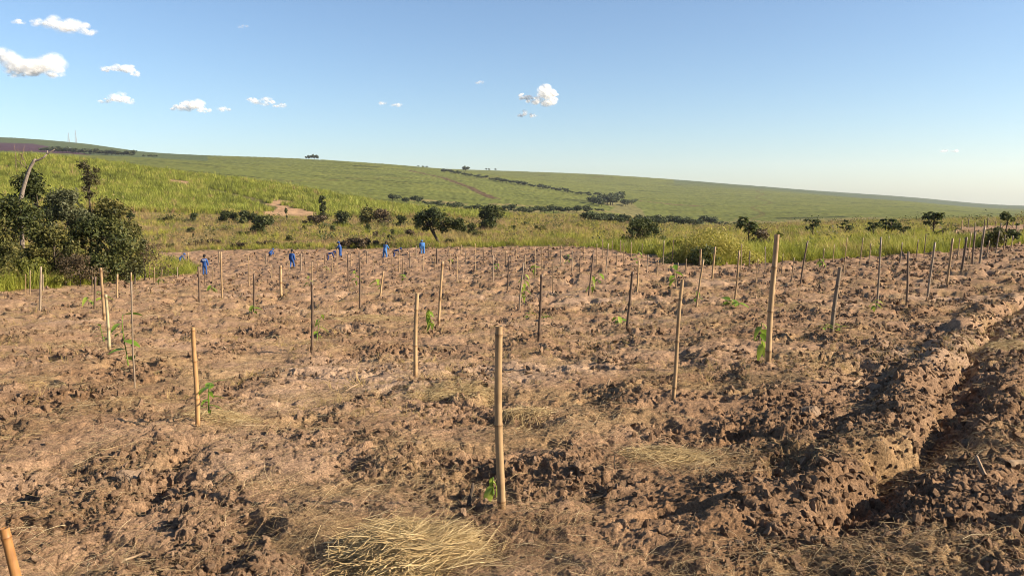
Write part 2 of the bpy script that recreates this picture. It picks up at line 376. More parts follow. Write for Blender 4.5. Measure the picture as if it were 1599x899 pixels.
def empty(name, loc, rz=0, **kw):
    o = bpy.data.objects.new(name, None); COL.objects.link(o); o.location = loc; o.rotation_euler = (0, 0, rz); o.empty_display_size = .2
    return tag(o, **kw)
class MB:                                               # collects quads of tubes, leaves and boxes into one mesh
    def __init__(s): s.V = []; s.Q = []; s.T = []; s.N = []; s.n = 0
    def add(s, V, Q, tint=0.5, node=None):
        V = np.asarray(V, float); Q = np.asarray(Q, int)
        s.V.append(V); s.Q.append(Q + s.n); s.n += len(V)
        s.T.append(np.full(len(V), tint) if np.isscalar(tint) else np.asarray(tint)); s.N.append(np.zeros(len(V)) if node is None else np.asarray(node))
    def tube(s, pts, rad, sides=6, tint=.5, node=None, cap=True):
        pts = np.asarray(pts, float); n = len(pts); rad = np.broadcast_to(rad, n)
        tan = np.gradient(pts, axis=0); tan /= np.linalg.norm(tan, axis=1)[:, None] + 1e-12
        ref = np.array([0, 0, 1.0]) if abs(tan[0][2]) < .9 else np.array([1.0, 0, 0])
        a = np.cross(tan, ref); a /= np.linalg.norm(a, axis=1)[:, None] + 1e-12; b = np.cross(tan, a)
        th = np.arange(sides) / sides * 2 * math.pi
        V = pts[:, None] + rad[:, None, None] * (np.cos(th)[None, :, None] * a[:, None] + np.sin(th)[None, :, None] * b[:, None])
        V = V.reshape(-1, 3); Q = []
        for i in range(n - 1):
            for k in range(sides):
                k2 = (k + 1) % sides; Q.append((i*sides+k, i*sides+k2, (i+1)*sides+k2, (i+1)*sides+k))
        nd = None if node is None else np.repeat(np.asarray(node, float), sides)
        if cap:
            c = len(V); V = np.vstack([V, pts[-1:]])
            for k in range(0, sides): Q.append(((n-1)*sides+k, (n-1)*sides+(k+1) % sides, c, c))
            if nd is not None: nd = np.append(nd, 0)
        s.add(V, Q, tint, nd)
    def box(s, c, d, M=None, tint=.5):
        c = np.array(c); d = np.array(d) / 2
        V = np.array([[x, y, z] for x in (-1, 1) for y in (-1, 1) for z in (-1, 1)]) * d
        if M is not None: V = V @ np.array(M.to_3x3()).T
        s.add(V + c, [(0,1,3,2),(4,6,7,5),(0,4,5,1),(2,3,7,6),(0,2,6,4),(1,5,7,3)], tint)
    def mesh(s, name, m, smooth_=False):
        Q = np.vstack(s.Q); V = np.vstack(s.V); me = bpy.data.meshes.new(name)
        tri = Q[:, 2] == Q[:, 3]
        if tri.any():
            me.from_pydata(V.tolist(), [], [tuple(q[:3]) if t else tuple(q) for q, t in zip(Q.tolist(), tri)])
            if m: me.materials.append(m)
            for nm, arr in (('tint', np.concatenate(s.T)), ('node', np.concatenate(s.N))):
                a = me.attributes.new(nm, 'FLOAT', 'POINT'); a.data.foreach_set('value', np.asarray(arr, np.float32))
            if smooth_: me.polygons.foreach_set('use_smooth', np.ones(len(me.polygons), bool))
            return me
        return mesh_np(name, V, Q, m, np.concatenate(s.T), smooth_, np.concatenate(s.N))

# ------------------------------------------------------------------ the ground: one sheet from the feet to the horizon, cut by land use
def build_land():
    fine = np.linspace(-R(37), R(37), 930)
    side = np.concatenate([np.linspace(R(37), R(60), 40)[1:], np.linspace(R(60), R(180), 40)[1:]])
    ang = np.concatenate([-side[::-1][1:], fine, side[:-1], [R(180)]])
    ang = np.concatenate([[-R(180)], ang]) if ang[0] > -R(180) + 1e-6 else ang
    rr = [0.3, 0.8, 1.3, 1.8, 2.2, 2.5]; r = 2.75
    while r < 6200:
        rr.append(r)
        if r < 130: dr = min(max(0.0115, r * r / 2500), .55)
        elif r < 480: dr = 3.2
        elif r < 2900: dr = 8.5
        else: dr = r * .03
        r += dr
    rr = np.array(rr); nr, na = len(rr), len(ang)
    A, RR = np.meshgrid(ang, rr); X = RR * np.sin(A); Y = RR * np.cos(A)
    X = X.ravel(); Y = Y.ravel(); r = RR.ravel()
    drr = np.gradient(rr); cell = np.maximum(np.repeat(drr, na), r * np.tile(np.gradient(ang), nr)) 
    cell = np.where(r < 130, np.maximum(np.minimum(cell, r * .0022 + .014), .012), cell)
    Z = base_h(X, Y); sm = np.zeros(len(X)); nearm = r < 170
    sm[nearm] = soil_mask(X[nearm], Y[nearm])
    s = sm > 0.001
    Z[s] += sm[s] * soil_h(X[s], Y[s], cell[s])
    g = (~s | (sm < 1)) & (r < 480); Z[g] += (1 - sm[g]) * 0.25 * gnoise(X[g] / 4, Y[g] / 4, 12)
    far = r > 440
    px = pxcol(X, Y)
    # canopy relief of the distant cane
    xf, yf = X[far], Y[far]; rf = r[far]
    rel = .7 * gnoise(xf / 5.0, yf / 18, 51) + .5 * gnoise(xf / 26, yf / 40, 52) + .5 * gnoise(xf / 60, yf / 20, 53)
    fade = sst(440, 520, rf)
    Z[far] += rel * fade
    # colours of the surfaces themselves
    C = np.zeros((len(X), 3)); 
    meadow = np.array([.25, .19, .085]); C[:] = meadow
    q = r < 500
    d = fbm(X[q] / 14, Y[q] / 14, 61, 3)[:, None]
    C[q] = meadow + d * np.array([.05, .01, .02])
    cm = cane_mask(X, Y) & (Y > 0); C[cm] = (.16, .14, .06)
    dm = np.zeros(len(X), bool); dm[q] = dirt_mask(X[q], Y[q]) & (Y[q] > 0); C[dm] = np.array([.47, .30, .175]) * (1 + .35 * gnoise(X[dm] / 6, Y[dm] / 4, 62))[:, None]
    # distant fields
    base = np.array([.160, .180, .042])
    st = fbm(xf / 150, yf / 42, 63, 3)[:, None]; st2 = gnoise(xf / 60, yf / 15, 64)[:, None]; st3 = gnoise(xf / 9, yf / 22, 68)[:, None]
    Cf = base * (1 + .22 * st + .13 * st2 + .13 * st3) + np.clip(st, 0, 1) * np.array([.03, .005, 0])
    line = sst(.50, .58, np.abs(fbm(xf / 420, yf / 64, 66, 2)) * 0 + gnoise(xf / 190, yf / 16, 67))[:, None]      # dark carriers between cane blocks
    Cf = Cf * (1 - .62 * line)
    row = (yf + 90 * gnoise(xf / 420, yf / 900, 97) + .10 * xf) % 118.0
    Cf = Cf * (1 - .30 * ((row < 9) & (gnoise(xf / 130, yf / 60, 98) > -.25)))[:, None]
    pathx = (xf - .32 * yf + 60 * gnoise(xf / 500, yf / 500, 99)) % 520.0
    Cf = np.where(((pathx < 7) & (px[far] > 250))[:, None], Cf * .62 + np.array([.05, .03, .012]), Cf)
    pf = px[far]
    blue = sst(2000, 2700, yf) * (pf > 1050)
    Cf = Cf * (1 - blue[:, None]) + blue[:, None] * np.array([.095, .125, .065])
    lf = (pf < 330) & (yf > 1330)
    Cf[lf] = np.array([.105, .135, .058]) * (1 + .15 * st[lf])
    pur = (pf < 60 + (1900 - yf) * .16) & (yf > 1330) & (yf < 1880 + 20 * gnoise(xf / 60, yf / 60, 65)); Cf[pur] = np.array([.095, .050, .070]) * (1 + .2 * st2[pur])
    # bare gully and valley floor
    val = poly_mask(xf, yf, [at(945,640), at(1010,640), at(1002,900), at(985,1080), at(930,1090), at(915,1010), at(960,900)])
    Cf[val] = np.array([.21, .19, .075]) * (1 + .3 * st2[val])
    valn = (yf < 700) & (pf > 640) & (gnoise(xf / 40, yf / 60, 69) > -.1); Cf[valn] = np.array([.25, .21, .08])
    tr = poly_dist(xf, yf, [hit(640,266.5), hit(690,277), hit(735,293), hit(776,311)], False) < 6
    Cf[tr] = (.13, .085, .045)
    tr2 = poly_dist(xf, yf, [hit(985,312), hit(1040,318), hit(1090,322)], False) < 9
    Cf[tr2] = (.17, .10, .06)
    tr3 = poly_dist(xf, yf, [at(1130,700), at(1010,660)], False) < 10
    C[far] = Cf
    # tilled soil: paler where trodden and crusted, browner where clods are fresh
    xs, ys = X[s], Y[s]; c = clodness(xs, ys)[:, None]
    n1 = fbm(xs / 3.1, ys / 3.1, 71, 4)[:, None]; n2 = fbm(xs / .8, ys / .8, 72, 3)[:, None]
    soil = np.array([.455, .298, .192]) * (1 - .22 * np.clip(c, 0, 1)) + n1 * np.array([.13, .105, .088]) + sst(.0, .5, fbm(xs / 5 + 3, ys / 4, 74, 3))[:, None] * np.array([.06, .062, .06]) + n2 * np.array([.06, .050, .042])
    straw = sst(.02, .35, fbm(xs / 1.6, ys / 1.0, 73, 4))[:, None] * .5
    soil = soil * (1 - straw) + straw * np.array([.53, .375, .20])
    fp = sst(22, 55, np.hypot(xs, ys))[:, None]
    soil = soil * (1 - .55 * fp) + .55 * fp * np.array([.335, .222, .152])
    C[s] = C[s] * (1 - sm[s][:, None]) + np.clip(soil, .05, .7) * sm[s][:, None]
    C *= ALB
    # faces
    i = np.arange(nr - 1)[:, None] * na; j = np.arange(na - 1)[None, :]
    a = (i + j).ravel(); Q = np.stack([a, a + na, a + na + 1, a + 1], 1)
    reg = np.where(sm > .5, 0, np.where(cm | dm, 2, np.where(r > 440, 3, 1)))
    fr = reg[Q].max(1); fr = np.where((reg[Q] == 0).any(1), 0, reg[Q[:, 0]])
    for k, nm in enumerate(('ground', 'grassland', 'cane_field', 'hills')):
        f = Q[fr == k]; u, inv = np.unique(f, return_inverse=True); f = inv.reshape(-1, 4)
        me = mesh_np(nm, np.stack([X[u], Y[u], Z[u]], 1), f[:, ::-1] if False else f[:, [0, 3, 2, 1]], M_ground if k == 0 else M_terrain, None, k != 0)
        ca = me.attributes.new('tone', 'FLOAT_COLOR', 'POINT'); ca.data.foreach_set('color', np.c_[C[u], np.ones(len(u))].astype(np.float32).ravel())
        o = obj(nm, me); o['kind'] = 'structure'
        o['label'] = {'ground': 'bare tilled brown soil of the planting field', 'grassland': 'rough grassy land between the soil and the cane', 'cane_field': 'slope under the nearest sugarcane', 'hills': 'distant hills planted with sugarcane'}[nm]
build_land()

# ------------------------------------------------------------------ scattered cover (what nobody could count)
HID = []
def proto(name, me):
    o = bpy.data.objects.new(name, me); HID.append(o); return o
def scatter(name, P, rot, scl, tint, var, protos, label):
    P = np.asarray(P, np.float32); n = len(P); me = bpy.data.meshes.new(name)
    me.vertices.add(n); me.vertices.foreach_set('co', P.ravel())
    for nm, ty, arr, key in (('rot', 'FLOAT_VECTOR', rot, 'vector'), ('scl', 'FLOAT_VECTOR', scl, 'vector'), ('tint', 'FLOAT', tint, 'value'), ('pick', 'INT', var, 'value')):
        a = me.attributes.new(nm, ty, 'POINT'); a.data.foreach_set(key, np.ascontiguousarray(arr, np.int32 if ty == 'INT' else np.float32).ravel())
    o = obj(name, me); tag(o, label, None, None, 'stuff')
    ng = bpy.data.node_groups.new(name, 'GeometryNodeTree')
    ng.interface.new_socket('Geometry', in_out='INPUT', socket_type='NodeSocketGeometry'); ng.interface.new_socket('Geometry', in_out='OUTPUT', socket_type='NodeSocketGeometry')
    N = ng.nodes; L = ng.links; gi = N.new('NodeGroupInput'); go = N.new('NodeGroupOutput'); jn = N.new('GeometryNodeJoinGeometry')
    def na(nm, ty):
        q = N.new('GeometryNodeInputNamedAttribute'); q.data_type = ty; q.inputs['Name'].default_value = nm; return q.outputs['Attribute']
    e2r = N.new('FunctionNodeEulerToRotation'); L.new(na('rot', 'FLOAT_VECTOR'), e2r.inputs[0]); sc_ = na('scl', 'FLOAT_VECTOR'); pk = na('pick', 'INT')
    for k, p in enumerate(protos):
        oi = N.new('GeometryNodeObjectInfo'); oi.inputs['Object'].default_value = p; oi.inputs['As Instance'].default_value = False
        cp = N.new('FunctionNodeCompare'); cp.data_type = 'INT'; cp.operation = 'EQUAL'
        ii = [s for s in cp.inputs if s.type == 'INT']; L.new(pk, ii[0]); ii[1].default_value = k
        ip = N.new('GeometryNodeInstanceOnPoints'); L.new(gi.outputs[0], ip.inputs['Points']); L.new(cp.outputs[0], ip.inputs['Selection'])
        L.new(oi.outputs['Geometry'], ip.inputs['Instance']); L.new(e2r.outputs[0], ip.inputs['Rotation']); L.new(sc_, ip.inputs['Scale'])
        L.new(ip.outputs[0], jn.inputs[0])
    L.new(jn.outputs[0], go.inputs[0])
    md = o.modifiers.new('scatter', 'NODES'); md.node_group = ng
    return o
rg = np.random.default_rng(7)
def blades(name, n, h, spread, w, lean, m, seg=3, droop=.3):
    V = []; Q = []
    for b in range(n):
        a = rg.uniform(0, 6.283); r0 = spread * math.sqrt(rg.uniform()) ; bx, by = r0 * math.cos(a), r0 * math.sin(a)
        a2 = a + rg.normal(0, .9); hh = h * rg.uniform(.55, 1.05); ln = lean * rg.uniform(.3, 1.3) * hh; ww = w * rg.uniform(.7, 1.3)
        o = len(V); sx, sy = -math.sin(a2), math.cos(a2)
        for k in range(seg + 1):
            t = k / seg; off = ln * t ** 1.8; z = hh * (t - droop * lean * t ** 3)
            wk = ww * (1 - t) ** .6 * .5 + .0015
            x, y = bx + math.cos(a2) * off, by + math.sin(a2) * off
            V += [(x - sx * wk, y - sy * wk, z), (x + sx * wk, y + sy * wk, z)]
        for k in range(seg): Q.append((o + 2*k, o + 2*k+1, o + 2*k+3, o + 2*k+2))
    return proto(name, mesh_np(name, V, Q, m))
def sample(n, pxr, dr, accept, power=1.0):
    px = rg.uniform(*pxr, n); u = rg.uniform(0, 1, n) ** power; d = dr[0] * (dr[1] / dr[0]) ** u if dr[0] > 0 else dr[1] * u
    x = (px - CX) / F * d; y = d; k = accept(x, y); return x[k], y[k]
def put(name, x, y, size, jit, tint, protos, label, tilt=.15, sink=0.0, zs=None):
    n = len(x); z = full_h(x, y, 0.1) - sink
    rot = np.stack([rg.normal(0, tilt, n), rg.normal(0, tilt, n), rg.uniform(0, 6.283, n)], 1)
    s = size * np.exp(rg.normal(0, jit, n)); s3 = np.stack([s, s, s * (1 if zs is None else zs)], 1)
    return scatter(name, np.stack([x, y, z], 1), rot, s3, np.clip(tint, 0, 1), rg.integers(0, len(protos), n), protos, label)

gt = [blades('grass_tuft', 16, 1.0, .22, .022, .55, M_grass) for k in range(3)]
dt_ = [blades('dry_tuft', 18, 1.0, .28, .016, .6, M_dry) for k in range(3)]
ctf = [blades('cane_tuft', 20, 2.6, .7, .085, .42, M_cane, 4, .55) for k in range(4)]
def not_soil(x, y): return soil_mask(x, y) < .25
# green margin grass hugging the soil, left and right
def margin(x, y):
    d = poly_dist(x, y, SOIL); return not_soil(x, y) & (d < 4 + 9 * (pxcol(x, y) > 900) + 3 * gnoise(x / 3, y / 3, 81))
x, y = sample(60000, (-250, 1850), (30, 130), margin)
t = .28 + .45 * fbm(x / 4, y / 4, 82, 3) + rg.normal(0, .15, len(x)) + .10 * (pxcol(x, y) > 1000)
sz = .5 + .34 * sst(-.3, .4, fbm(x / 5, y / 5, 83, 2)) + .1 * (pxcol(x, y) > 900)
put('margin_grass', x, y, sz, .25, t, gt, 'bright green grass along the edge of the tilled soil', .2)
# rough meadow
def meadow(x, y): return not_soil(x, y) & ~(cane_mask(x, y)) & ~dirt_mask(x, y) & (poly_dist(x, y, SOIL) > 1.0)
x, y = sample(105000, (-250, 1850), (33, 440), meadow, .85)
g = fbm(x / 16, y / 9, 84, 3) * 1.4 + .22 * (pxcol(x, y) > 1000) * (y < 140) - .10
k = g + rg.normal(0, .16, len(x)) > .02
gs = 1 + y / 420.
put('meadow_grass', x[k], y[k], (.62 * gs)[k], .3, .46 + .8 * fbm(x[k] / 9, y[k] / 7, 85, 2) + rg.normal(0, .18, k.sum()), gt, 'tall yellow-green grass of the rough meadow', .2)
k = ~k
put('dry_meadow_grass', x[k], y[k], (.58 * gs)[k], .3, .52 + 1.1 * fbm(x[k] / 12, y[k] / 8, 86, 2) + rg.normal(0, .18, k.sum()), dt_, 'dry straw-coloured grass and weeds of the meadow', .25)
def weed(k, m):
    n = 46; V = []; Q = []
    P = rg.normal(0, .3, (n, 3)); P[:, 2] = np.abs(P[:, 2]) * .9 + .05
    for p in P:
        a = rg.normal(0, 1, 3); a /= np.linalg.norm(a); b = np.cross(a, rg.normal(0, 1, 3)); b /= np.linalg.norm(b); s_ = rg.uniform(.05, .10); o = len(V)
        V += [p - a * s_, p + b * s_ * .55, p + a * s_, p - b * s_ * .55]; Q.append((o, o+1, o+2, o+3))
    return proto('weed', mesh_np('weed', V, Q, m))
M_weed = leafmat('weed_leaves', [(0, (.045, .06, .02)), (.5, (.11, .13, .04)), (.8, (.22, .20, .07)), (1, (.20, .12, .08))], .35, 'INSTANCER')
wd = [weed(k, M_weed) for k in range(4)]
x, y = sample(16000, (-250, 1850), (48, 330), meadow, .8)
k = fbm(x / 13, y / 9, 95, 3) + rg.normal(0, .16, len(x)) > .16; x, y = x[k], y[k]
put('meadow_weeds', x, y, .55 + y / 240, .35, .45 + .6 * fbm(x / 15, y / 12, 96, 2) + rg.normal(0, .2, len(x)), wd, 'dull green and brown weeds growing through the meadow grass', .2)
# nearest sugarcane
trk = TRACK
def cane_ok(x, y): return cane_mask(x, y) & ~dirt_mask(x, y) & (poly_dist(x, y, trk, False) > 3.2)
x, y = sample(60000, (-300, 800), (180, 445), cane_ok)
row = y + .12 * x
tt = .44 + .6 * fbm(x / 22, y / 12, 87, 3) + rg.normal(0, .24, len(x))
cf = np.interp(pxcol(x, y), *zip(*CANE_F)); tt = tt + .38 * np.exp(-np.maximum(y - cf, 0) / 6)
put('sugarcane', x, y, +.86 + .28 * gnoise(x / 14, y / 9, 88), .24, tt, ctf, 'tall yellow-green sugarcane on the nearest slope', .1)
# sparse cane edge
# straw litter on the soil
def straw_mesh(k):
    mb = MB(); n = 5; L_ = 1.0
    p = np.zeros((n, 3)); p[:, 0] = np.linspace(-.5, .5, n); p[:, 1] = np.cumsum(rg.normal(0, .05, n)); p[:, 2] = .10 * (1 - (2 * p[:, 0]) ** 2) * rg.uniform(0, 1.6)
    mb.tube(p, np.linspace(.009, .004, n), 3, cap=False)
    return proto('straw_blade', mb.mesh('straw_blade', M_straw))
stw = [straw_mesh(k) for k in range(6)]
def on_soil(x, y): return soil_mask(x, y) > .6
x, y = sample(240000, (-80, 1680), (2.8, 42), on_soil, 1.0)
ds = fbm(x / 1.6, y / 1.0, 73, 4) * 1.3 - .25 * clodness(x, y) + .16
k = ds + rg.normal(0, .32, len(x)) > .16 + .35 * sst(.2, .4, x / y) * sst(14, 8, y)
x, y, ds = x[k], y[k], ds[k]; n = len(x)
z = full_h(x, y, .03) + .008 + rg.uniform(0, .015, n); rr_ = np.hypot(x, y)
rot = np.stack([rg.normal(0, .3, n), rg.normal(0, .25, n), rg.normal(0, .9, n) + 3 * gnoise(x / 1.2, y / 1.2, 89)], 1)
s = np.minimum(.075 * np.exp(rg.normal(0, .6, n)), .26) * (1 + rr_ / 30); wsc = (.5 * s + .05) * np.clip(.8 + rr_ / 22, 0, 2.2) * .8
scatter('straw_litter', np.stack([x, y, z], 1), rot, np.stack([s, wsc, wsc], 1), np.clip(.46 + rg.normal(0, .3, n), 0, 1), rg.integers(0, 6, n), stw, 'dry straw strewn over the tilled soil')
# loose clods
def n3(P, f, sd_):
    x, y, z = P[:, 0] * f, P[:, 1] * f, P[:, 2] * f
    return (gnoise(x + 31 + z * .7, y - z * .6, sd_) + gnoise(y + 57, z + x * .5, sd_ + 1) + gnoise(z - 23, x - y * .5, sd_ + 2)) / 1.7
def rough_lump(name, r, sub, seed, m, sq=.72):
    bm = bmesh.new(); bmesh.ops.create_icosphere(bm, subdivisions=sub, radius=1.0); P = np.array([v.co[:] for v in bm.verts]); g = np.random.default_rng(seed)
    for q in range(12):
        n = g.normal(0, 1, 3); n /= np.linalg.norm(n); e = np.maximum(P @ n - g.uniform(.42, .8), 0); P = P - n * e[:, None] * .96
    P = P * (1 + .16 * n3(P, 1.4, seed) + .06 * n3(P, 5, seed + 4) + .05 * n3(P, 11, seed + 8) + .03 * n3(P, 20, seed + 9))[:, None]
    P[:, 2] *= sq
    for v, p in zip(bm.verts, P): v.co = p * r
    me = bpy.data.meshes.new(name); bm.to_mesh(me); bm.free(); me.materials.append(m); return me
def clod_mesh(k): return proto('clod', rough_lump('clod', .5, 4 if k < 3 else 3, 100 + k * 11, M_clod))
cl = [clod_mesh(k) for k in range(7)]
x, y = sample(88000, (-80, 1680), (2.7, 105), on_soil, .95)
c = clodness(x, y) + .25 * (pxcol(x, y) > 1150)
k = c + rg.normal(0, .25, len(x)) > .50 + .2 * sst(12, 30, np.hypot(x, y)); x, y = x[k], y[k]; n = len(x); rr_ = np.hypot(x, y)
s = np.minimum(.013 * np.exp(np.abs(rg.normal(0, .62, n))) * (1 + rr_ / 7.5), .05 + .0045 * rr_)
z = full_h(x, y, .03) + s * .06
scatter('soil_clods', np.stack([x, y, z], 1), rg.uniform(0, 6.28, (n, 3)), np.stack([s * rg.uniform(.8, 1.7, n), s, s * rg.uniform(.6, 1.0, n)], 1), np.clip(.45 + rg.normal(0, .22, n), 0, 1), rg.integers(0, 7, n), cl, 'loose crumbled clods of dry soil')

x, y = sample(26000, (-80, 1680), (7, 105), on_soil, .8)
k = fbm(x / 2.2, y / 1.8, 73, 4) + rg.normal(0, .14, len(x)) > .13; x, y = x[k], y[k]
put('straw_tufts', x, y, .10 + .0022 * y, .35, .62 + rg.normal(0, .16, len(x)), dt_, 'flattened wisps of dry grass on the tilled soil', .75, .01, .6)
# ------------------------------------------------------------------ straw heaps
def straw_heap(px, py, w, dep, hgt, n, label, ang, lr=(.15, .45), seed=1):
    g = np.random.default_rng(seed); cx, cy = hit(px, py); mb = MB()
    z0 = gz(cx, cy)
    for k in range(n):
        a = g.uniform(0, 6.283); q = math.sqrt(g.uniform()) * (1.0 if g.uniform() < .82 else g.uniform(1.0, 1.45)); ox, oy = q * math.cos(a) * w / 2, q * math.sin(a) * dep / 2
        L_ = g.uniform(*lr); th = ang + g.normal(0, .5) - .9 * oy / dep + (g.uniform(-1.4, 1.4) if g.uniform() < .15 else 0)
        top = hgt * max(0, 1 - q * q) * g.uniform(.25, 1.0); m = 5; t = np.linspace(-.5, .5, m)
        bow = g.normal(0, .22) * L_; lift = g.normal(0, .10) * L_
        p = np.zeros((m, 3)); p[:, 0] = ox + np.cos(th) * t * L_ - np.sin(th) * bow * (1 - 4 * t * t); p[:, 1] = oy + np.sin(th) * t * L_ + np.cos(th) * bow * (1 - 4 * t * t)
        p[:, 2] = top + lift * t * 2 + .05 * (1 - 4 * t * t) * L_
        gzv = full_h(cx + p[:, 0], cy + p[:, 1], .05) - z0
        p[:, 2] = np.maximum(p[:, 2], 0) + gzv * .8 + .01
        mb.tube(p, np.linspace(.0020, .0011, m) * g.uniform(.7, 1.3), 3, float(np.clip(g.normal(.55, .25), 0, 1)), cap=False)
    o = obj('straw_heap', mb.mesh('straw_heap', M_heap), None, (cx, cy, z0)); tag(o, label, 'straw heap', 'heaps of dry straw on the soil')
straw_heap(642, 858, .62, .42, .15, 3400, 'large golden heap of straw at the bottom edge in front of the nearest stake', .35, (.12, .42), 1)
straw_heap(1045, 712, .62, .34, .05, 420, 'loose pale straw patch right of the nearest stake', -.3, (.1, .35), 2)
straw_heap(715, 615, .95, .5, .05, 420, 'thin straw patch between the nearest stake and the stake behind it', .2, (.15, .4), 3)
straw_heap(820, 655, .5, .35, .08, 240, 'tuft of tangled straw just right of the nearest stake', 1.2, (.1, .3), 4)
straw_heap(345, 658, .6, .3, .07, 260, 'straw tuft at the foot of the orange stake', .2, (.12, .3), 6)
straw_heap(580, 500, 1.9, 1.2, .09, 420, 'wide straw patch in the middle of the field', .1, (.2, .5), 7)
straw_heap(1560, 545, 1.1, .9, .10, 380, 'straw spread on the right bank of the furrow', -.3, (.15, .45), 8)

# ------------------------------------------------------------------ stakes
def stake(bx, by, tx, ty, wpx, m, label, group=None, bend=0.0, nodes=True, depth=None, cat='stake'):
    if depth is None: x, y = hit(bx, by)
    else: x, y = at(bx, depth)
    z = gz(x, y) if y < 70 else float(base_h(np.array([x]), np.array([y]))[0]) 
    d = ray(tx, ty); d = d / d[1]; top = np.array([d[0] * y, y, EYE + d[2] * y])
    base = np.array([x, y, z]); ax = top - base; ln = np.linalg.norm(ax)
    g = random.Random(int(bx * 31 + by * 7)); rad = wpx * y / F / 2
    root = np.zeros(3); ax0 = ax
    n = 22 if wpx >= 4 else 9; t = np.linspace(-.10 if depth is None else -.02, 1, n)
    p = t[:, None] * ax0[None] + np.stack([bend * ln * np.sin(np.clip(t, 0, 1) * math.pi * g.uniform(.8, 1.6)), np.zeros(n), np.zeros(n)], 1)
    p[:, 0] += np.array([g.gauss(0, .0016) for _ in range(n)]) * ln; 
    r = rad * (1.06 - .16 * t); nd = np.zeros(n)
    if nodes and wpx >= 4:                              # bamboo joints
        for q in (.03 + g.uniform(0, .1), .42 + g.uniform(-.06, .06), .965):
            i = int(np.argmin(np.abs(t - q))); t0 = t[i]
            pi = p[i].copy(); 
            for dt, rr_, nn in ((-.012, 1.0, .1), (-.004, 1.13, .9), (.004, 1.11, .5), (.012, .99, .1)):
                pass
            r[i] *= 1.12; nd[i] = 1.0
    mb = MB(); mb.tube(p, r, 10 if wpx >= 4 else 6, .5, nd); me = mb.mesh('stake', m, True)
    o = obj('stake', me, None, tuple(base)); tag(o, label, cat, group); return o
def bamboo(bx, by, tx, ty, wpx, m, label, joints, depth=None, jag=False):
    """a near bamboo stake with proper joints and a cut end"""
    x, y = hit(bx, by) if depth is None else at(bx, depth); z = gz(x, y)
    d = ray(tx, ty); d = d / d[1]; top = np.array([d[0] * y, y, EYE + d[2] * y]); base = np.array([x, y, z]); ax = top - base
    rad = wpx * y / F / 2; ts = [-.12]; rs = [1.04]; nd = [0.]
    for j in joints: ts += [j - .020, j - .006, j, j + .006, j + .02]; rs += [.98, 1.07, 1.13, 1.05, .97]; nd += [0, .25, 1, .35, 0]
    for q in np.linspace(0, .99, 13):
        if min([abs(q - j) for j in joints] + [1]) > .03: ts.append(q); rs.append(.985); nd.append(0)
    ts.append(1.0); rs.append(1.0); nd.append(.15)
    k = np.argsort(ts); t = np.array(ts)[k]; r = np.array(rs)[k] * rad * (1.08 - .16 * t); nd = np.array(nd)[k]
    g = random.Random(int(bx)); p = t[:, None] * ax[None]; p[:, 0] += .006 * np.sin(t * 5 + g.uniform(0, 3)) * np.linalg.norm(ax)
    nd = np.maximum(nd, .75 * np.clip(1 - np.maximum(t, 0) / .07, 0, 1)); mb = MB(); mb.tube(p, r, 16, .5, nd, cap=False)
    # hollow cut end
    n = len(mb.V[0]); up = ax / np.linalg.norm(ax); ring = mb.V[0][-16:]; c = ring.mean(0); inn = c + (ring - c) * .62; bot = inn - up * rad * 1.2
    V = np.vstack([ring, inn, bot, [c - up * rad * 1.2]]); Q = []
    for i in range(16):
        i2 = (i + 1) % 16; Q += [(i, i2, 16 + i2, 16 + i), (16 + i, 16 + i2, 32 + i2, 32 + i), (32 + i, 32 + i2, 48, 48)]
    mb.add(V, Q, .5, np.concatenate([np.zeros(32), np.full(17, .8)]))
    o = obj('stake', mb.mesh('stake', m, True), None, tuple(base)); tag(o, label, 'stake', 'bamboo stakes in the tilled field'); return o
GRP = 'bamboo stakes in the tilled field'
bamboo(782, 795, 778, 509, 12.6, M_tan, 'thick pale bamboo stake standing closest to the middle foreground', (.05, .47, .955))
bamboo(10, 1010, 6, 824, 16, M_amber, 'orange bamboo stake cut off at the lower left corner', (.30, .93), 3.0)
bamboo(309, 671, 302, 511, 7.2, M_orange, 'orange bamboo stake left of centre with a leafy sapling at its foot', (.28, .66, .97))
bamboo(648, 590, 651, 457, 6.5, M_tan, 'straight tan stake behind the nearest stake and to its left', (.38, .8))
bamboo(1199, 570, 1212, 366, 8.5, M_tan, 'tallest stake, leaning right, with a green sapling on its left', (.1, .41, .75))
bamboo(1050, 625, 1066, 436, 6.0, M_tan, 'tall slanting stake between the nearest stake and the tallest one', (.12, .5, .84))
bamboo(1298, 526, 1311, 417, 6.2, M_gray, 'short greyish stake leaning right, between two tiny green plants', (.35, .72))
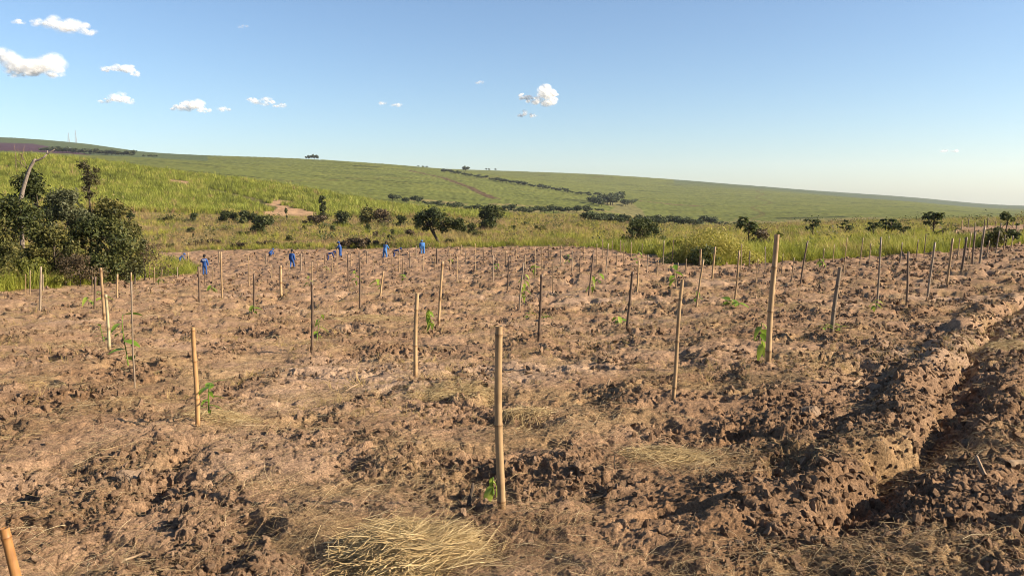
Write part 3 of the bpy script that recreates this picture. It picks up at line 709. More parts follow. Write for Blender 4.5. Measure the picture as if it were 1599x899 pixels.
S1 = [
 (171,555,166,460,4.5,M_pale,'pale split bamboo stake left of the tall thin sapling stake'),
 (163,496,157,418,4.5,M_tan,'tan stake standing just behind the pale split one'),
 (210,603,205,440,2.6,M_gray,'thin long grey stake among big green leaves at left'),
 (148,485,149,432,3.4,M_brown,'short dark brown stake behind the pale split one'),
 (63,487,64,416,3.2,M_gray,'grey stake in front of the bright grass at far left'),
 (487,555,487,440,4.2,M_brown,'dark stake with a curling green sapling, left of centre'),
 (685,512,691,408,4.2,M_tan,'crooked pale stake with a drooping green sapling, centre'),
 (841,537,846,428,4.6,M_brown,'dark stake right of the nearest stake, tiny plants both sides'),
 (979,517,988,424,4.4,M_brown,'dark slanting stake left of the tall slanting one'),
 (1369,484,1376,370,3.0,M_gray,'tall thin stake with a small plant at its foot, right half'),
 (1415,476,1419,393,3.4,M_brown,'dark brown stake, first upright of the right-hand row'),
 (1448,464,1460,378,3.4,M_gray,'grey leaning stake, next in the right-hand row after the dark one'),
 (1478,444,1488,372,3.4,M_tan,'tan leaning stake in the right-hand row, past the grey one'),
 (1501,426,1510,370,3.6,M_brown,'dark thick leaning stake in the right-hand row near the grass'),
 (1530,409,1538,354,3.2,M_gray,'tallest grey stake by the leafy shrub at the right end'),
 (1518,411,1523,361,3.0,M_brown,'dark stake close behind the thick dark one in the right row'),
 (1087,482,1099,405,3.2,M_tan,'leaning tan stake behind and right of the tall slanting one'),
 (1147,468,1155,391,3.0,M_tan,'leaning tan stake in front of the right edge of the vine mound'),
 (1112,435,1117,385,3.2,M_tan,'stake in front of the middle of the vine mound'),
 (1093,414,1094,389,4.0,M_tan,'short thick stake at the left foot of the vine mound'),
 (1250,444,1261,376,2.8,M_brown,'dark leaning stake behind the tallest stake, before yellow grass'),
 (919,462,927,391,3.0,M_brown,'dark leaning stake with bright yellow-green leaves hanging on it'),
 (811,483,817,410,3.0,M_gray,'grey leaning stake with an upright green sapling, before the round tree'),
 (994,455,998,407,3.2,M_tan,'tan stake just right of the dark slanting one'),
 (397,490,397,427,3.2,M_brown,'dark stake with pale leaves at its foot, left half'),
 (439,465,438,415,4.2,M_tan,'light thick short stake below the walking worker'),
 (312,477,310,416,3.4,M_brown,'dark stake in front of the worker with white print on the back'),
 (347,466,345,393,2.8,M_tan,'tall light stake right of the worker with white print'),
 (562,480,561,393,3.0,M_brown,'tall dark stake with a sapling left of it, centre left'),
 (594,463,599,423,3.2,M_tan,'short light leaning stake beside a small dark sapling'),
 (792,456,795,402,2.4,M_brown,'thin dark stake left of the grey leaning one'),
 (544,449,543,397,2.4,M_brown,'thin dark stake left of the tall dark one'),
 (682,413,682,388,3.4,M_brown,'short black stake below the leaning savanna tree'),
 (183,467,183,428,3.0,M_tan,'tan stake before the bright grass, right of the pale split one'),
 (206,470,205,425,2.8,M_tan,'light stake before the bright grass, above the big leaves'),
]
for s in S1: stake(*s[:6], s[6], GRP, bend=random.Random(int(s[0])).uniform(-.012, .012))
far_lists = {
 'thin light stake far off in the left rows by the grass tongue': [(40,462,40,428),(47,460,47,422),(67,454,67,428),(144,457,144,431),(240,444,241,417),(233,438,234,415),(252,442,253,420),(277,435,277,417),(319,447,320,421),(332,450,332,416),(294,410,294,394),(343,404,343,392),(341,416,342,393)],
 'thin light stake among the blue workers': [(389,448,388,399),(424,439,424,413),(470,424,470,396),(477,434,476,401),(487,446,487,408),(496,432,496,406),(527,424,527,388),(573,412,573,392),(611,424,611,399),(629,433,629,402),(623,424,623,386),(452,424,452,408),(415,412,415,396),(507,414,507,398),(519,428,519,402),(548,416,548,396),(583,426,583,404),(640,418,640,394)],
 'thin stake far off in the middle rows before the yellow meadow': [(714,437,714,400),(742,424,742,400),(770,441,770,399),(777,430,777,402),(835,435,836,385),(846,420,846,385),(863,457,863,411),(893,423,894,391),(857,405,857,382),(661,421,661,401),(679,421,679,400),(703,418,703,396),(727,412,727,393),(755,410,755,390),(790,412,790,392),(806,408,806,388),(820,420,820,398),(875,416,876,390),(905,424,906,396),(720,398,720,382),(742,398,742,380),(768,399,768,383),(650,402,650,384),(700,404,700,384)],
 'thin stake in the far rows left of the vine mound': [(932,417,932,380),(941,403,941,374),(946,424,950,380),(956,398,956,376),(969,396,969,375),(974,412,974,379),(985,402,986,378),(1035,416,1037,375),(1049,412,1052,374),(1055,450,1059,410),(912,404,912,384),(962,420,964,396),(1010,424,1012,398),(1002,404,1003,380),(1070,428,1072,404),(1026,432,1028,406)],
 'thin stake in the far rows between vine mound and yellow grass': [(1125,411,1128,381),(1157,423,1158,381),(1195,420,1195,385),(1220,428,1223,396),(1235,440,1240,402),(1180,440,1184,404),(1209,410,1211,386),(1170,416,1171,392)],
 'thin stake standing before the yellow grass at right': [(1317,427,1323,371),(1341,418,1348,371),(1388,392,1388,369),(1443,399,1446,365),(1284,420,1287,388),(1300,412,1303,382),(1357,410,1360,380),(1405,412,1409,378),(1430,408,1434,374),(1495,402,1499,372)],
 'thin stake at the right end beside the leafy shrub': [(1510,414,1517,363),(1540,405,1545,375),(1554,396,1561,360),(1566,394,1570,366),(1578,392,1582,368)],
}
ANCH = [(320,415,'the worker with white print'),(281,404,'the worker bending farthest left'),(456,404,'the walking worker'),(512,397,'the bent worker in dark blue'),(532,392,'the worker with the hoe'),(601,390,'the bright blue standing worker'),(615,394,'the navy bent worker'),(660,387,'the stooping worker'),(421,397,'the crouching worker'),
 (690,375,'the leaning tree'),(768,378,'the dense round tree'),(1003,380,'the tangled tree'),(1112,395,'the vine mound'),(1168,385,'the widest umbrella tree'),(1268,385,'the second umbrella tree'),(1390,385,'the close pair of umbrella trees'),(1456,380,'the tallest umbrella tree'),(1570,375,'the slim tree at right'),
 (487,500,'the dark stake with curling sapling'),(690,460,'the crooked pale stake'),(843,480,'the dark stake behind the nearest'),(984,470,'the dark slanting stake'),(814,445,'the grey leaning stake'),(923,425,'the stake with yellow-green leaves'),(165,470,'the pale split stake'),(63,450,'the grey stake at far left'),(1205,430,'the tallest stake'),(440,440,'the short thick light stake'),(562,435,'the tall dark stake'),(346,430,'the tall light stake')]
SEEN = {}
for lab, L_ in far_lists.items():
    for i, (a, b, c, d) in enumerate(L_):
        m = (M_tan, M_gray, M_dull, M_dull, M_brown)[(i * 3) % 5]; tone = {M_tan.name: 'light tan', M_gray.name: 'grey', M_dull.name: 'dull tan', M_brown.name: 'dark'}[m.name]
        best = min(ANCH, key=lambda q: (q[0] - a) ** 2 + ((q[1] - (b + d) / 2) * 1.4) ** 2); dx, dy = a - best[0], (b + d) / 2 - best[1]
        rel = ('right of' if dx > 0 else 'left of') if abs(dx) > 1.2 * abs(dy) else ('in front of' if dy > 0 else 'beyond')
        key = f"thin {tone} stake {rel} {best[2]}"; n = SEEN[key] = SEEN.get(key, 0) + 1
        if n > 1: key = f"{'x another third fourth fifth sixth seventh'.split()[min(n, 6)]} {key}, {'tall' if b - d > 30 else 'short'}, farther out"
        stake(a, b, c, d, 1.35 + .5 * ((i * 7) % 5) / 4, m, key, 'stakes in the far rows')
for i, (px, dd, hh) in enumerate([(1500,104,1.5),(1520,92,1.4),(1535,110,1.5),(1552,98,1.4),(1570,112,1.5),(1585,90,1.5),(1597,104,1.4),(1560,84,1.5),(1540,126,1.5),(1580,128,1.5),(1510,122,1.4)]):
    x, y = at(px, dd); z = base_h(np.array([x]), np.array([y]))[0]; ty = CY - F * math.tan(math.atan((z + hh - EYE) / dd) + PITCH)
    stake(px, 0, px + 3, ty, 1.6, (M_tan, M_gray, M_brown)[i % 3], 'thin stake in the second tilled patch beyond the grass at right', 'stakes in the second tilled patch at right', depth=dd)

# ------------------------------------------------------------------ saplings
def leaf_mesh(w=.5, fold=.15, droop=.35, n=6, tint=.5, comp=False):
    V = []; Q = []; T = []
    for k in range(n + 1):
        t = k / n; hw = w * .5 * math.sin(math.pi * min(1, t ** .75)) ** .8 if 0 < k < n else .01
        z = -droop * t * t; 
        V += [(-hw, t, z + fold * hw), (0, t, z), (hw, t, z + fold * hw)]; T += [tint + .12, tint - .1, tint + .12]
    for k in range(n):
        o = 3 * k; Q += [(o, o+1, o+4, o+3), (o+1, o+2, o+5, o+4)]
    return mesh_np('leaf', V, Q, M_fresh, np.clip(T, 0, 1), True)
LEAF = [leaf_mesh(.55, .2, .3, 6, .35), leaf_mesh(.48, .3, .55, 6, .6), leaf_mesh(.40, .25, .8, 6, .85), leaf_mesh(.30, .2, .5, 5, .5)]
def sapling(px, py, h, n, lsize, kinds, label, group=None, lean=0., spread=1.0, droop=0.0, seed=0, dx=0):
    g = random.Random(seed * 13 + int(px)); x, y = hit(px, py); x += dx; z = gz(x, y)
    root = empty('sapling', (x, y, z), g.uniform(0, 6.28) * 0, label=label, cat='sapling', group=group)
    mb = MB(); t = np.linspace(-.04, 1, 7); p = np.stack([lean * h * t ** 1.5 + .02 * h * np.sin(t * 6), .02 * h * np.sin(t * 4), h * t], 1)
    mb.tube(p, np.linspace(.009, .004, 7), 6, .4); obj('stem', mb.mesh('stem', M_fresh, True), root)
    for k in range(n):
        q = .30 + .70 * (k + 1) / n; i = q * 6.2; pp = np.array([np.interp(q, t, p[:, c]) for c in range(3)])
        o = obj('leaf', LEAF[g.choice(kinds)], root, tuple(pp)); a = k * 2.4 + g.uniform(-.5, .5)
        o.rotation_euler = (R(25) - droop + g.uniform(-.45, .3), g.uniform(-.35, .35), a); s = lsize * g.uniform(.7, 1.15) * spread; o.scale = (s, s, s)
SG = 'young saplings beside the stakes'
sapling(205, 598, .92, 6, .24, (0, 1), 'sapling with big drooping oval leaves beside the thin grey stake', SG, .0, 1, .5, 1, -.05)
sapling(166, 548, .38, 5, .12, (0,), 'small dark sapling behind the pale split stake', SG, -.1, seed=2, dx=-.03)
sapling(314, 668, .40, 11, .13, (0, 3), 'leafy dark green sapling at the foot of the orange stake', SG, .12, 1, .1, 3, .06)
sapling(489, 552, .62, 6, .16, (1, 2), 'curling green sapling on the dark stake left of centre', SG, .22, 1, .3, 4, .03)
sapling(677, 520, .42, 9, .20, (1, 1, 2), 'bright green drooping sapling beside the crooked pale stake', SG, -.05, 1, .9, 5, -.06)
sapling(1193, 562, .55, 8, .19, (0, 1, 2), 'drooping green sapling left of the tallest stake', SG, -.06, 1, .8, 6, -.02)
sapling(1288, 527, .12, 5, .13, (1, 2), 'low yellow-green seedling left of the short greyish stake', SG, .0, 1, 0, 7)
sapling(1311, 520, .14, 4, .12, (1, 2), 'low bright seedling right of the short greyish stake', SG, .0, 1, 0, 8)
sapling(770, 772, .17, 4, .10, (2,), 'tiny yellow-green sprout at the foot of the nearest stake', SG, 0, 1, .9, 9, 0)
sapling(817, 478, 1.05, 8, .24, (1, 2), 'tall green sapling on the grey leaning stake', SG, .03, 1, .7, 10, .03)
sapling(925, 458, .62, 6, .26, (2,), 'yellow-green leaves hanging on the dark leaning stake', SG, .0, 1, .8, 11)
sapling(853, 502, .14, 4, .2, (0, 1), 'seedling right of the dark stake beyond the nearest one', SG, 0, 1, .2, 12)
sapling(826, 500, .16, 4, .2, (1, 2), 'seedling left of the dark stake beyond the nearest one', SG, 0, 1, .2, 13)
sapling(1140, 478, .15, 5, .3, (0, 1), 'dark low seedling behind the tall slanting stake', SG, 0, 1, .2, 14)
sapling(1147, 480, .12, 4, .26, (1,), 'low seedling at the foot of the leaning tan stake', SG, 0, 1, .1, 15, .1)
sapling(1366, 490, .28, 5, .18, (2, 1), 'small light plant at the foot of the tall thin stake at right', SG, 0, 1, .3, 16)
sapling(397, 492, .30, 5, .2, (1, 2), 'pale sapling at the foot of the dark stake at left', SG, 0, 1, .4, 17)
sapling(1095, 480, .40, 6, .2, (0,), 'dull green sapling on the leaning tan stake past the slanting one', SG, -.1, 1, .4, 18, -.1)
for i, (px, py, h) in enumerate([(556,452,.8),(590,456,.6),(483,450,.7),(1053,455,.9),(630,436,.35),(966,502,.25),(138,478,.35),(160,478,.5),(935,440,.5),(995,420,.9),(887,415,.6),(705,412,.4),(330,455,.3),(250,445,.3),(1283,420,.4),(510,424,.4),(776,425,.5),(835,430,.5)]):
    b_ = min(ANCH, key=lambda q: (q[0] - px) ** 2 + ((q[1] - py) * 1.4) ** 2); dx, dy = px - b_[0], py - b_[1]
    rel = ('right of' if dx > 0 else 'left of') if abs(dx) > 1.2 * abs(dy) else ('in front of' if dy > 0 else 'beyond'); key = f"small far-off {'tall' if h > .55 else 'low'} green sapling {rel} {b_[2]}"
    if key in SEEN: key += ', the farther one'
    SEEN[key] = 1; sapling(px, py, h, 5, .32, (0, 1, 2), key, 'far saplings in the rows', 0, 1, .4, 30 + i)

# ------------------------------------------------------------------ broken wood, stones
def chunk(px, py, L_, r, az, pitch_, label, m=M_wood, name='wood_piece', cat='wood', bend=.06, lift=.02):
    x, y = hit(px, py); z = gz(x, y); g = random.Random(int(px + py)); n = 8; t = np.linspace(0, 1, n); mb = MB()
    p = np.stack([t * L_, bend * L_ * np.sin(t * 3 + g.uniform(0, 2)), lift + 0 * t], 1); rad = r * (1 - .35 * t) * np.array([g.uniform(.8, 1.15) for _ in range(n)])
    mb.tube(p, rad, 7, .5); o = obj(name, mb.mesh(name, m, False), None, (x, y, z)); o.rotation_euler = (0, -pitch_, az); tag(o, label, cat)
chunk(540, 610, .22, .013, .9, .25, 'light splinter of wood lying left of the stake behind the nearest one')
chunk(1200, 740, .34, .026, -.5, .1, 'broken root sticking out of a clod left of the furrow')
chunk(1534, 768, .13, .017, 1.8, .8, 'short peg of wood upright in the soil at far right')
chunk(1575, 742, .16, .030, .2, .1, 'pale chip of wood at the right edge of the soil')
chunk(1390, 588, .36, .022, .25, .12, 'pale stick lying along the top of the furrow bank')
chunk(1335, 602, .22, .018, .95, .15, 'short stick pointing into the furrow bank')
chunk(925, 768, .34, .010, .35, .12, 'dark thin branch lying right of the nearest stake', M_bark)
chunk(960, 735, .10, .006, 1.5, 1.3, 'thin twig standing upright in the soil right of the nearest stake', M_bark)
chunk(735, 790, .14, .014, 1.4, 1.2, 'charred stub standing left of the nearest stake', M_bark)
chunk(950, 612, .10, .014, 1.2, .8, 'pale splinter standing near the slanting stake')
chunk(155, 878, .22, .008, .7, .15, 'straw-coloured stick near the lower left corner')
chunk(10, 562, .3, .016, .2, .1, 'pale stick at the left edge of the soil')
chunk(172, 568, .3, .012, .6, .2, 'pale splinter below the pale split stake')
def stone(px, py, s, label, tone=(.40, .32, .26)):
    x, y = hit(px, py); z = gz(x, y); me = rough_lump('clod', s, 4, int(px), M_lump)
    o = obj('clod', me, None, (x, y, z + s * .2)); tag(o, label, 'clod', 'big lumps of hard soil')
def b_lump(nt, N, L, out):
    n = nz(N, L, 14, 5); n2 = nz(N, L, 60, 3); prin(N, L, out, ramp(N, L, n, scs([(.25, (.22, .15, .10)), (.75, (.38, .27, .185))])), 1, n2, .7, .015, .05)
M_lump = mat('hard_lump', b_lump)
for px, py, s, lab in [(1262,648,.13,'large dark lump left of the furrow bank'),(205,745,.10,'pointed grey lump at lower left above the straw bundle'),(890,452,.12,'pale lump near the dark leaning stake'),(1040,405,.40,'grey lump at the left of the vine mound'),(1120,415,.22,'white lump at the foot of the vine mound')]:
    stone(px, py, s, lab)

def SOILD(px): return hit(px, float(np.interp(px, [e[0] for e in EDGE[12:]], [e[1] for e in EDGE[12:]])))[1]
# ------------------------------------------------------------------ trees and shrubs
def crown_mesh(name, clumps, n, ls, m, seed, asp=.5, up=.2, tspread=.22, shell=.55):
    g = np.random.default_rng(seed); w = np.array([c[3] ** 2 for c in clumps]); w /= w.sum()
    k = g.choice(len(clumps), n, p=w); C = np.array([c[:3] for c in clumps])[k]; Rr = np.array([c[3] for c in clumps])[k]; sq = np.array([c[4] if len(c) > 4 else .8 for c in clumps])[k]
    ct = g.normal(0, .16, len(clumps))[k]
    d = g.normal(0, 1, (n, 3)); d /= np.linalg.norm(d, axis=1)[:, None]
    rad = Rr * (shell + (1 - shell) * g.uniform(0, 1, n)) * (1 + .3 * g.normal(0, 1, n) * .5)
    P = C + d * rad[:, None] * np.stack([np.ones(n), np.ones(n), sq], 1)
    P = P[:]; nrm = d * .8 + g.normal(0, .7, (n, 3)) + np.array([0, 0, up]); nrm /= np.linalg.norm(nrm, axis=1)[:, None]
    a = np.cross(nrm, g.normal(0, 1, (n, 3))); a /= np.linalg.norm(a, axis=1)[:, None]; b = np.cross(nrm, a)
    s = ls * np.exp(g.normal(0, .28, n))[:, None]
    V = np.stack([P - a * s, P + b * s * asp + nrm * s * .12, P + a * s, P - b * s * asp + nrm * s * .12], 1).reshape(-1, 3)
    Q = np.arange(4 * n).reshape(-1, 4); T = np.repeat(np.clip(.5 + ct + g.normal(0, tspread, n), 0, 1), 4)
    return mesh_np(name, V, Q, m, T)
def limbs_mesh(name, trunk_pts, r0, tips, m, seed, sides=7):
    g = np.random.default_rng(seed); mb = MB(); tp = np.array(trunk_pts, float)
    mb.tube(tp, np.linspace(r0, r0 * .45, len(tp)), sides)
    for q in tips:
        q = np.array(q, float); i = g.integers(max(1, len(tp) // 2), len(tp)); s = tp[i]; t = np.linspace(0, 1, 5)[:, None]
        mid = (s + q) / 2 + g.normal(0, .12, 3) * np.linalg.norm(q - s); p = (1-t)**2 * s + 2*t*(1-t) * mid + t*t * q
        mb.tube(p, np.linspace(r0 * .42, r0 * .07, 5), 5)
        for _ in range(2):
            k = g.integers(2, 5); e = p[k] + g.normal(0, .22, 3) * np.linalg.norm(q - s); mb.tube(np.linspace(p[k], e, 3), [r0 * .15, r0 * .1, r0 * .04], 4)
    return mb.mesh(name, m, True)
def shape(px, d, bot, top, wpx):                        # base point, height and width in metres of a plant measured on the photo
    x, y = at(px, d); z = gz(x, y) if d < 130 else float(base_h(np.array([x]), np.array([y]))[0])
    zt = EYE + d * slope(top); return x, y, z, max(zt - z, .3), wpx * d / F
def shrub(name, px, d, top, wpx, m, label, cat='shrub', n=2500, ls=.10, seed=1, k=9, trunk=True, group=None, flat=.8, asp=.5, low=.12, shell=.5, crs=1.0):
    x, y, z, h, w = shape(px, d, 0, top, wpx); g = np.random.default_rng(seed)
    root = empty(name, (x, y, z), 0, label=label, cat=cat, group=group); cl_ = []
    for i in range(k):
        q = g.uniform(low, 1); a = g.uniform(0, 6.283); rr_ = w / 2 * math.sqrt(g.uniform()) * (1.0 if q < .65 else 1.0 - .75 * (q - .65) / .35)
        cr = (.20 + .14 * g.uniform()) * min(w, h * 1.3) * crs * (1.0 if crs > .9 else g.uniform(.6, 1.5))
        cl_.append((rr_ * (1.2 - .45 * min(crs, 1)) * math.cos(a), rr_ * .85 * math.sin(a) * .8, max(cr * .5, min(q * h, h - cr * .75)), cr, flat))
    cl_.append((0, 0, h - .22 * min(w, h), .22 * min(w, h), flat))
    obj('crown', crown_mesh('crown', cl_, n, ls, m, seed, asp, shell=shell), root)
    if trunk:
        obj('trunk', limbs_mesh('trunk', [(0, 0, -.15), (.03 * h, 0, .2 * h), (0, .02 * h, .45 * h), (.02*h, 0, .7 * h)], max(.02, .022 * h), [c[:3] for c in cl_[:7]], M_bark, seed), root)
    return root
# thicket at left
TH = dict(crs=.52, shell=.35)
shrub('bush', 55, 49, 266, 96, M_dark, 'dark green bush around the dead trunk at the back of the thicket', 'bush', 6500, .095, 3, 30, low=.35, **TH)
shrub('bush', 12, 43, 304, 120, M_dark, 'dark bush at the left edge in the middle of the thicket', 'bush', 7500, .09, 4, 30, **TH)
shrub('bush', 105, 45, 294, 100, M_silver, 'silvery grey-green bush in the middle of the thicket', 'bush', 8500, .075, 5, 32, **TH)
shrub('bush', 172, 46, 306, 92, M_olive, 'olive bush with dark gaps at the right of the thicket', 'bush', 8000, .08, 6, 34, **TH)
shrub('bush', 150, 44.5, 336, 110, M_dark, 'dark hollow-looking bush low in the right of the thicket', 'bush', 8000, .085, 7, 32, **TH)
shrub('bush', 82, 43, 352, 90, M_olive, 'brownish olive bush low in the middle of the thicket', 'bush', 7000, .075, 8, 30, **TH)
shrub('bush', 12, 38.5, 378, 100, M_olive, 'yellowish olive bush in front at the left edge', 'bush', 7500, .07, 9, 30, **TH)
shrub('bush', -60, 42, 300, 140, M_olive, 'olive bush cut by the left edge of the photo', 'bush', 6000, .10, 10, 26, **TH)
shrub('bush', 50, 39, 402, 90, M_lime, 'low yellow-green leafy weeds before the thicket', 'bush', 4500, .06, 11, 26, **TH)
shrub('bush', 205, 47, 358, 52, M_silver, 'pale sprawling shrub at the right end of the thicket', 'bush', 3200, .07, 12, 22, **TH)
shrub('bush', 120, 42, 395, 80, M_rust, 'dry brown twiggy growth low before the thicket', 'bush', 2600, .05, 15, 22, **TH)
x, y, z, h, w = shape(140, 46, 0, 252, 40)
root = empty('sparse_tree', (x, y, z), 0, label='thin upright half-bare tree rising from the thicket', cat='tree')
def pq(px, py, dy=0., d=46): r_ = ray(px, py); r_ = r_ / r_[1]; return (r_[0] * d - x, dy, EYE + r_[2] * d - z)
cl_ = [pq(131,256), pq(122,259,.2), pq(138,262,-.2), pq(146,266,.2), pq(135,270), pq(143,277,-.3), pq(131,280,.2), pq(139,287), pq(147,284,.3), pq(136,296,-.2), pq(143,303), pq(133,306,.3), pq(150,276,-.2)]
obj('trunk', limbs_mesh('trunk', [(0, 0, -.1), pq(141,340), pq(139,300), pq(138,275), pq(136,258)], .07, cl_, M_bark, 13), root)
obj('crown', crown_mesh('crown', [(*c, .30, .9) for c in cl_], 1500, .062, M_rusty, 13, shell=.15), root)
shrub('twig_bush', 222, 52, 376, 70, M_rust, 'dry brown twiggy bush at the right foot of the thicket', 'bush', 1500, .07, 14, 9)
# dead trunk
x, y, z, h, w = shape(33, 47.5, 0, 238, 50)
root = empty('dead_tree', (x, y, z), 0, label='bleached dead leaning trunk rising above the thicket', cat='dead tree')
def pxo(px, py, d=47.5): r_ = ray(px, py); r_ = r_ / r_[1]; return (r_[0] * d - x, 0, EYE + r_[2] * d - z)
mb = MB(); mb.tube([(pxo(30,330)[0], 0, -.2), pxo(31,322), pxo(36,296), pxo(42,276), pxo(47,262), pxo(53,252), pxo(56,249)], [.14, .13, .115, .10, .092, .095, .085], 9); obj('trunk', mb.mesh('trunk', M_snag, True), root)
mb = MB(); mb.tube([pxo(53,252), pxo(60,250), pxo(68,246), pxo(74,240)], [.07, .06, .05, .04], 7); mb.tube([pxo(74,240), pxo(80,237), pxo(86,233)], [.055, .04, .02], 5); mb.tube([pxo(74,240), pxo(74,235)], [.05, .03], 5); obj('branch', mb.mesh('branch', M_snag, True), root)
mb = MB()
for (a, b, c, d) in [(44,270,33,240),(36,250,26,232),(40,262,20,245),(33,262,30,240),(25,262,22,225),(33,246,38,228)]: mb.tube([pxo(a,b), pxo((a+c)/2+1,(b+d)/2), pxo(c,d)], [.03, .02, .009], 4)
obj('twig', mb.mesh('twig', M_twig, True), root)
# scrub between soil and cane
shrub('shrub', 360, 190, 330, 34, M_dark, 'dark rounded shrub, left one of a pair before the cane', 'shrub', 1500, .30, 21, 9)
shrub('shrub', 388, 188, 329, 28, M_dark, 'dark shrub, right one of the pair before the cane', 'shrub', 1400, .30, 22, 9)
shrub('shrub', 412, 150, 337, 34, M_dark, 'big dark shrub above the walking worker, nearest of the scrub', 'shrub', 2400, .24, 23, 12)
shrub('shrub', 385, 145, 362, 40, M_dark, 'low dark shrub left of the big scrub bush', 'shrub', 1500, .2, 24, 9)
shrub('shrub', 430, 140, 375, 36, M_rust, 'low dry dark bush beside the big scrub bush', 'shrub', 1200, .18, 25, 9)
shrub('shrub', 505, 190, 306, 16, M_dark, 'slender columnar dark shrub before the bare red earth', 'shrub', 1300, .24, 26, 12, low=.05)
shrub('shrub', 448, 200, 325, 7, M_dark, 'tiny columnar shrub left of the slender one', 'shrub', 300, .2, 27, 7)
shrub('shrub', 495, 182, 336, 60, M_rust, 'brownish scrub at the foot of the slender shrub', 'shrub', 1600, .24, 28, 10)
shrub('shrub', 533, 178, 330, 28, M_dark, 'round dark shrub right of the slender one', 'shrub', 1400, .26, 29, 9)
shrub('shrub', 575, 180, 322, 30, M_olive, 'olive shrub in the centre of the scrub', 'shrub', 1300, .26, 30, 9)
shrub('shrub', 596, 180, 326, 30, M_rust, 'reddish withered shrub beside the olive one', 'shrub', 1100, .24, 31, 9)
shrub('shrub', 626, 170, 336, 16, M_dark, 'little dark shrub above the pair of workers', 'shrub', 600, .24, 32, 7)
shrub('shrub', 560, 104, 372, 76, M_rust, 'wide dark brown bank of dead brush behind the leaning worker', 'shrub', 3600, .15, 33, 14)
shrub('shrub', 320, 126, 374, 70, M_rust, 'purplish dry brush behind the worker with white print', 'shrub', 2200, .15, 34, 12)
shrub('shrub', 612, 120, 358, 10, M_dark, 'small dark sapling bush above the bending worker', 'shrub', 300, .16, 35, 6)
shrub('shrub', 738, 135, 348, 16, M_dark, 'narrow dark bush right of the leaning tree', 'shrub', 700, .2, 36, 8)
shrub('shrub', 748, 125, 362, 26, M_olive, 'low olive bush below the narrow one', 'shrub', 800, .18, 37, 8)
shrub('shrub', 702, 104, 374, 30, M_dark, 'dark bush behind the foot of the leaning tree', 'shrub', 1300, .15, 38, 9)
shrub('shrub', 205, 180, 330, 14, M_dark, 'small dark bush right of the thicket', 'shrub', 500, .25, 39, 7)
shrub('shrub', 305, 195, 332, 14, M_dark, 'small dark bush standing alone before the cane at left', 'shrub', 500, .25, 40, 7)
shrub('shrub', 265, 188, 338, 40, M_olive, 'low olive scrub before the cane at left', 'shrub', 900, .24, 41, 9)
for i, (px, d, top, w) in enumerate([(520,150,352,10),(655,150,345,12),(640,130,357,14),(575,150,350,10),(475,160,352,9),(690,165,347,12),(800,160,352,14),(845,150,352,26),(870,145,358,20),(820,190,346,18),(905,180,350,22),(350,160,358,12),(300,155,356,16),(450,125,366,12),(585,130,362,9)]):
    shrub('shrub', px, d, top, w, (M_dark, M_olive, M_rust)[i % 3], ('little dark bush beyond the hoe worker','little olive bush above the stooping worker','little withered bush left of the leaning tree','little dark bush above the navy bent worker','little olive bush above the walking worker','little withered bush beside the leaning tree crown','little dark bush right of the round tree','wide little olive bush between round tree and valley','low withered bush in the middle of the yellow meadow','little dark bush before the long wooded belt','olive bush before the lower valley clump','little withered bush before the pair of dark shrubs','dark bush beyond the worker with white print','little olive bush just beyond the walking worker','little withered bush beyond the dead brush')[i], 'shrub', 420, .2, 50 + i, 6, group='little bushes dotted in the meadow')
for i, (px, d, top, w) in enumerate([(255,122,381,60),(375,116,379,44),(470,118,378,70),(530,112,380,40),(420,118,376,50),(610,106,380,50)]):
    shrub('shrub', px, d, top, w, M_rust if i % 3 else M_olive, ('olive-brown dry brush farthest left along the far soil edge','brown dry brush below the low dark shrub','long brown brush between the walking and the bent worker','small dry olive brush left of the worker with the hoe','brown brush just left of the walking worker','brown brush behind the close pair of workers')[i], 'shrub', 1500, .13, 130 + i, 14)
# leaning savanna tree
x, y, z, h, w = shape(688, 102, 0, 325, 72)
root = empty('leaning_tree', (x, y, z), 0, label='gnarled savanna tree with leaning trunk and wide open crown', cat='tree')
def pt(px, py, dy=0, d=102): r_ = ray(px, py); r_ = r_ / r_[1]; return (r_[0] * d - x, dy, EYE + r_[2] * d - z)
tips = [pt(660,336), pt(672,328, 1), pt(688,332,-1), pt(705,342), pt(722,350,1), pt(655,348,-1), pt(695,352), pt(668,352,1)]
obj('trunk', limbs_mesh('trunk', [(pt(689,386)[0], 0, -.2), pt(686,381), pt(681,371), pt(674,360), pt(671,352)], .24, tips, M_bark, 5), root)
cl_ = [(*pt(660,338), 1.15), (*pt(673,333,.6), 1.2), (*pt(686,337,-.8), 1.15), (*pt(700,346), 1.1), (*pt(715,351,.5), 1.0), (*pt(656,349,-.5), .8), (*pt(693,357), .75), (*pt(724,357), .6), (*pt(669,349,.8), .9), (*pt(682,350,-.5), .8), (*pt(664,357,.3), .6), (*pt(709,352,.4), .95), (*pt(718,346,-.4), .75), (*pt(678,328), .7), (*pt(650,342,.4), .6)]
obj('crown', crown_mesh('crown', [(*c, .7) for c in cl_], 4000, .16, M_mid, 61, shell=.25), root)
shrub('round_tree', 768, 160, 322, 38, M_dark, 'dense round dark green tree left of the valley', 'tree', 3200, .26, 62, 11, flat=.9)
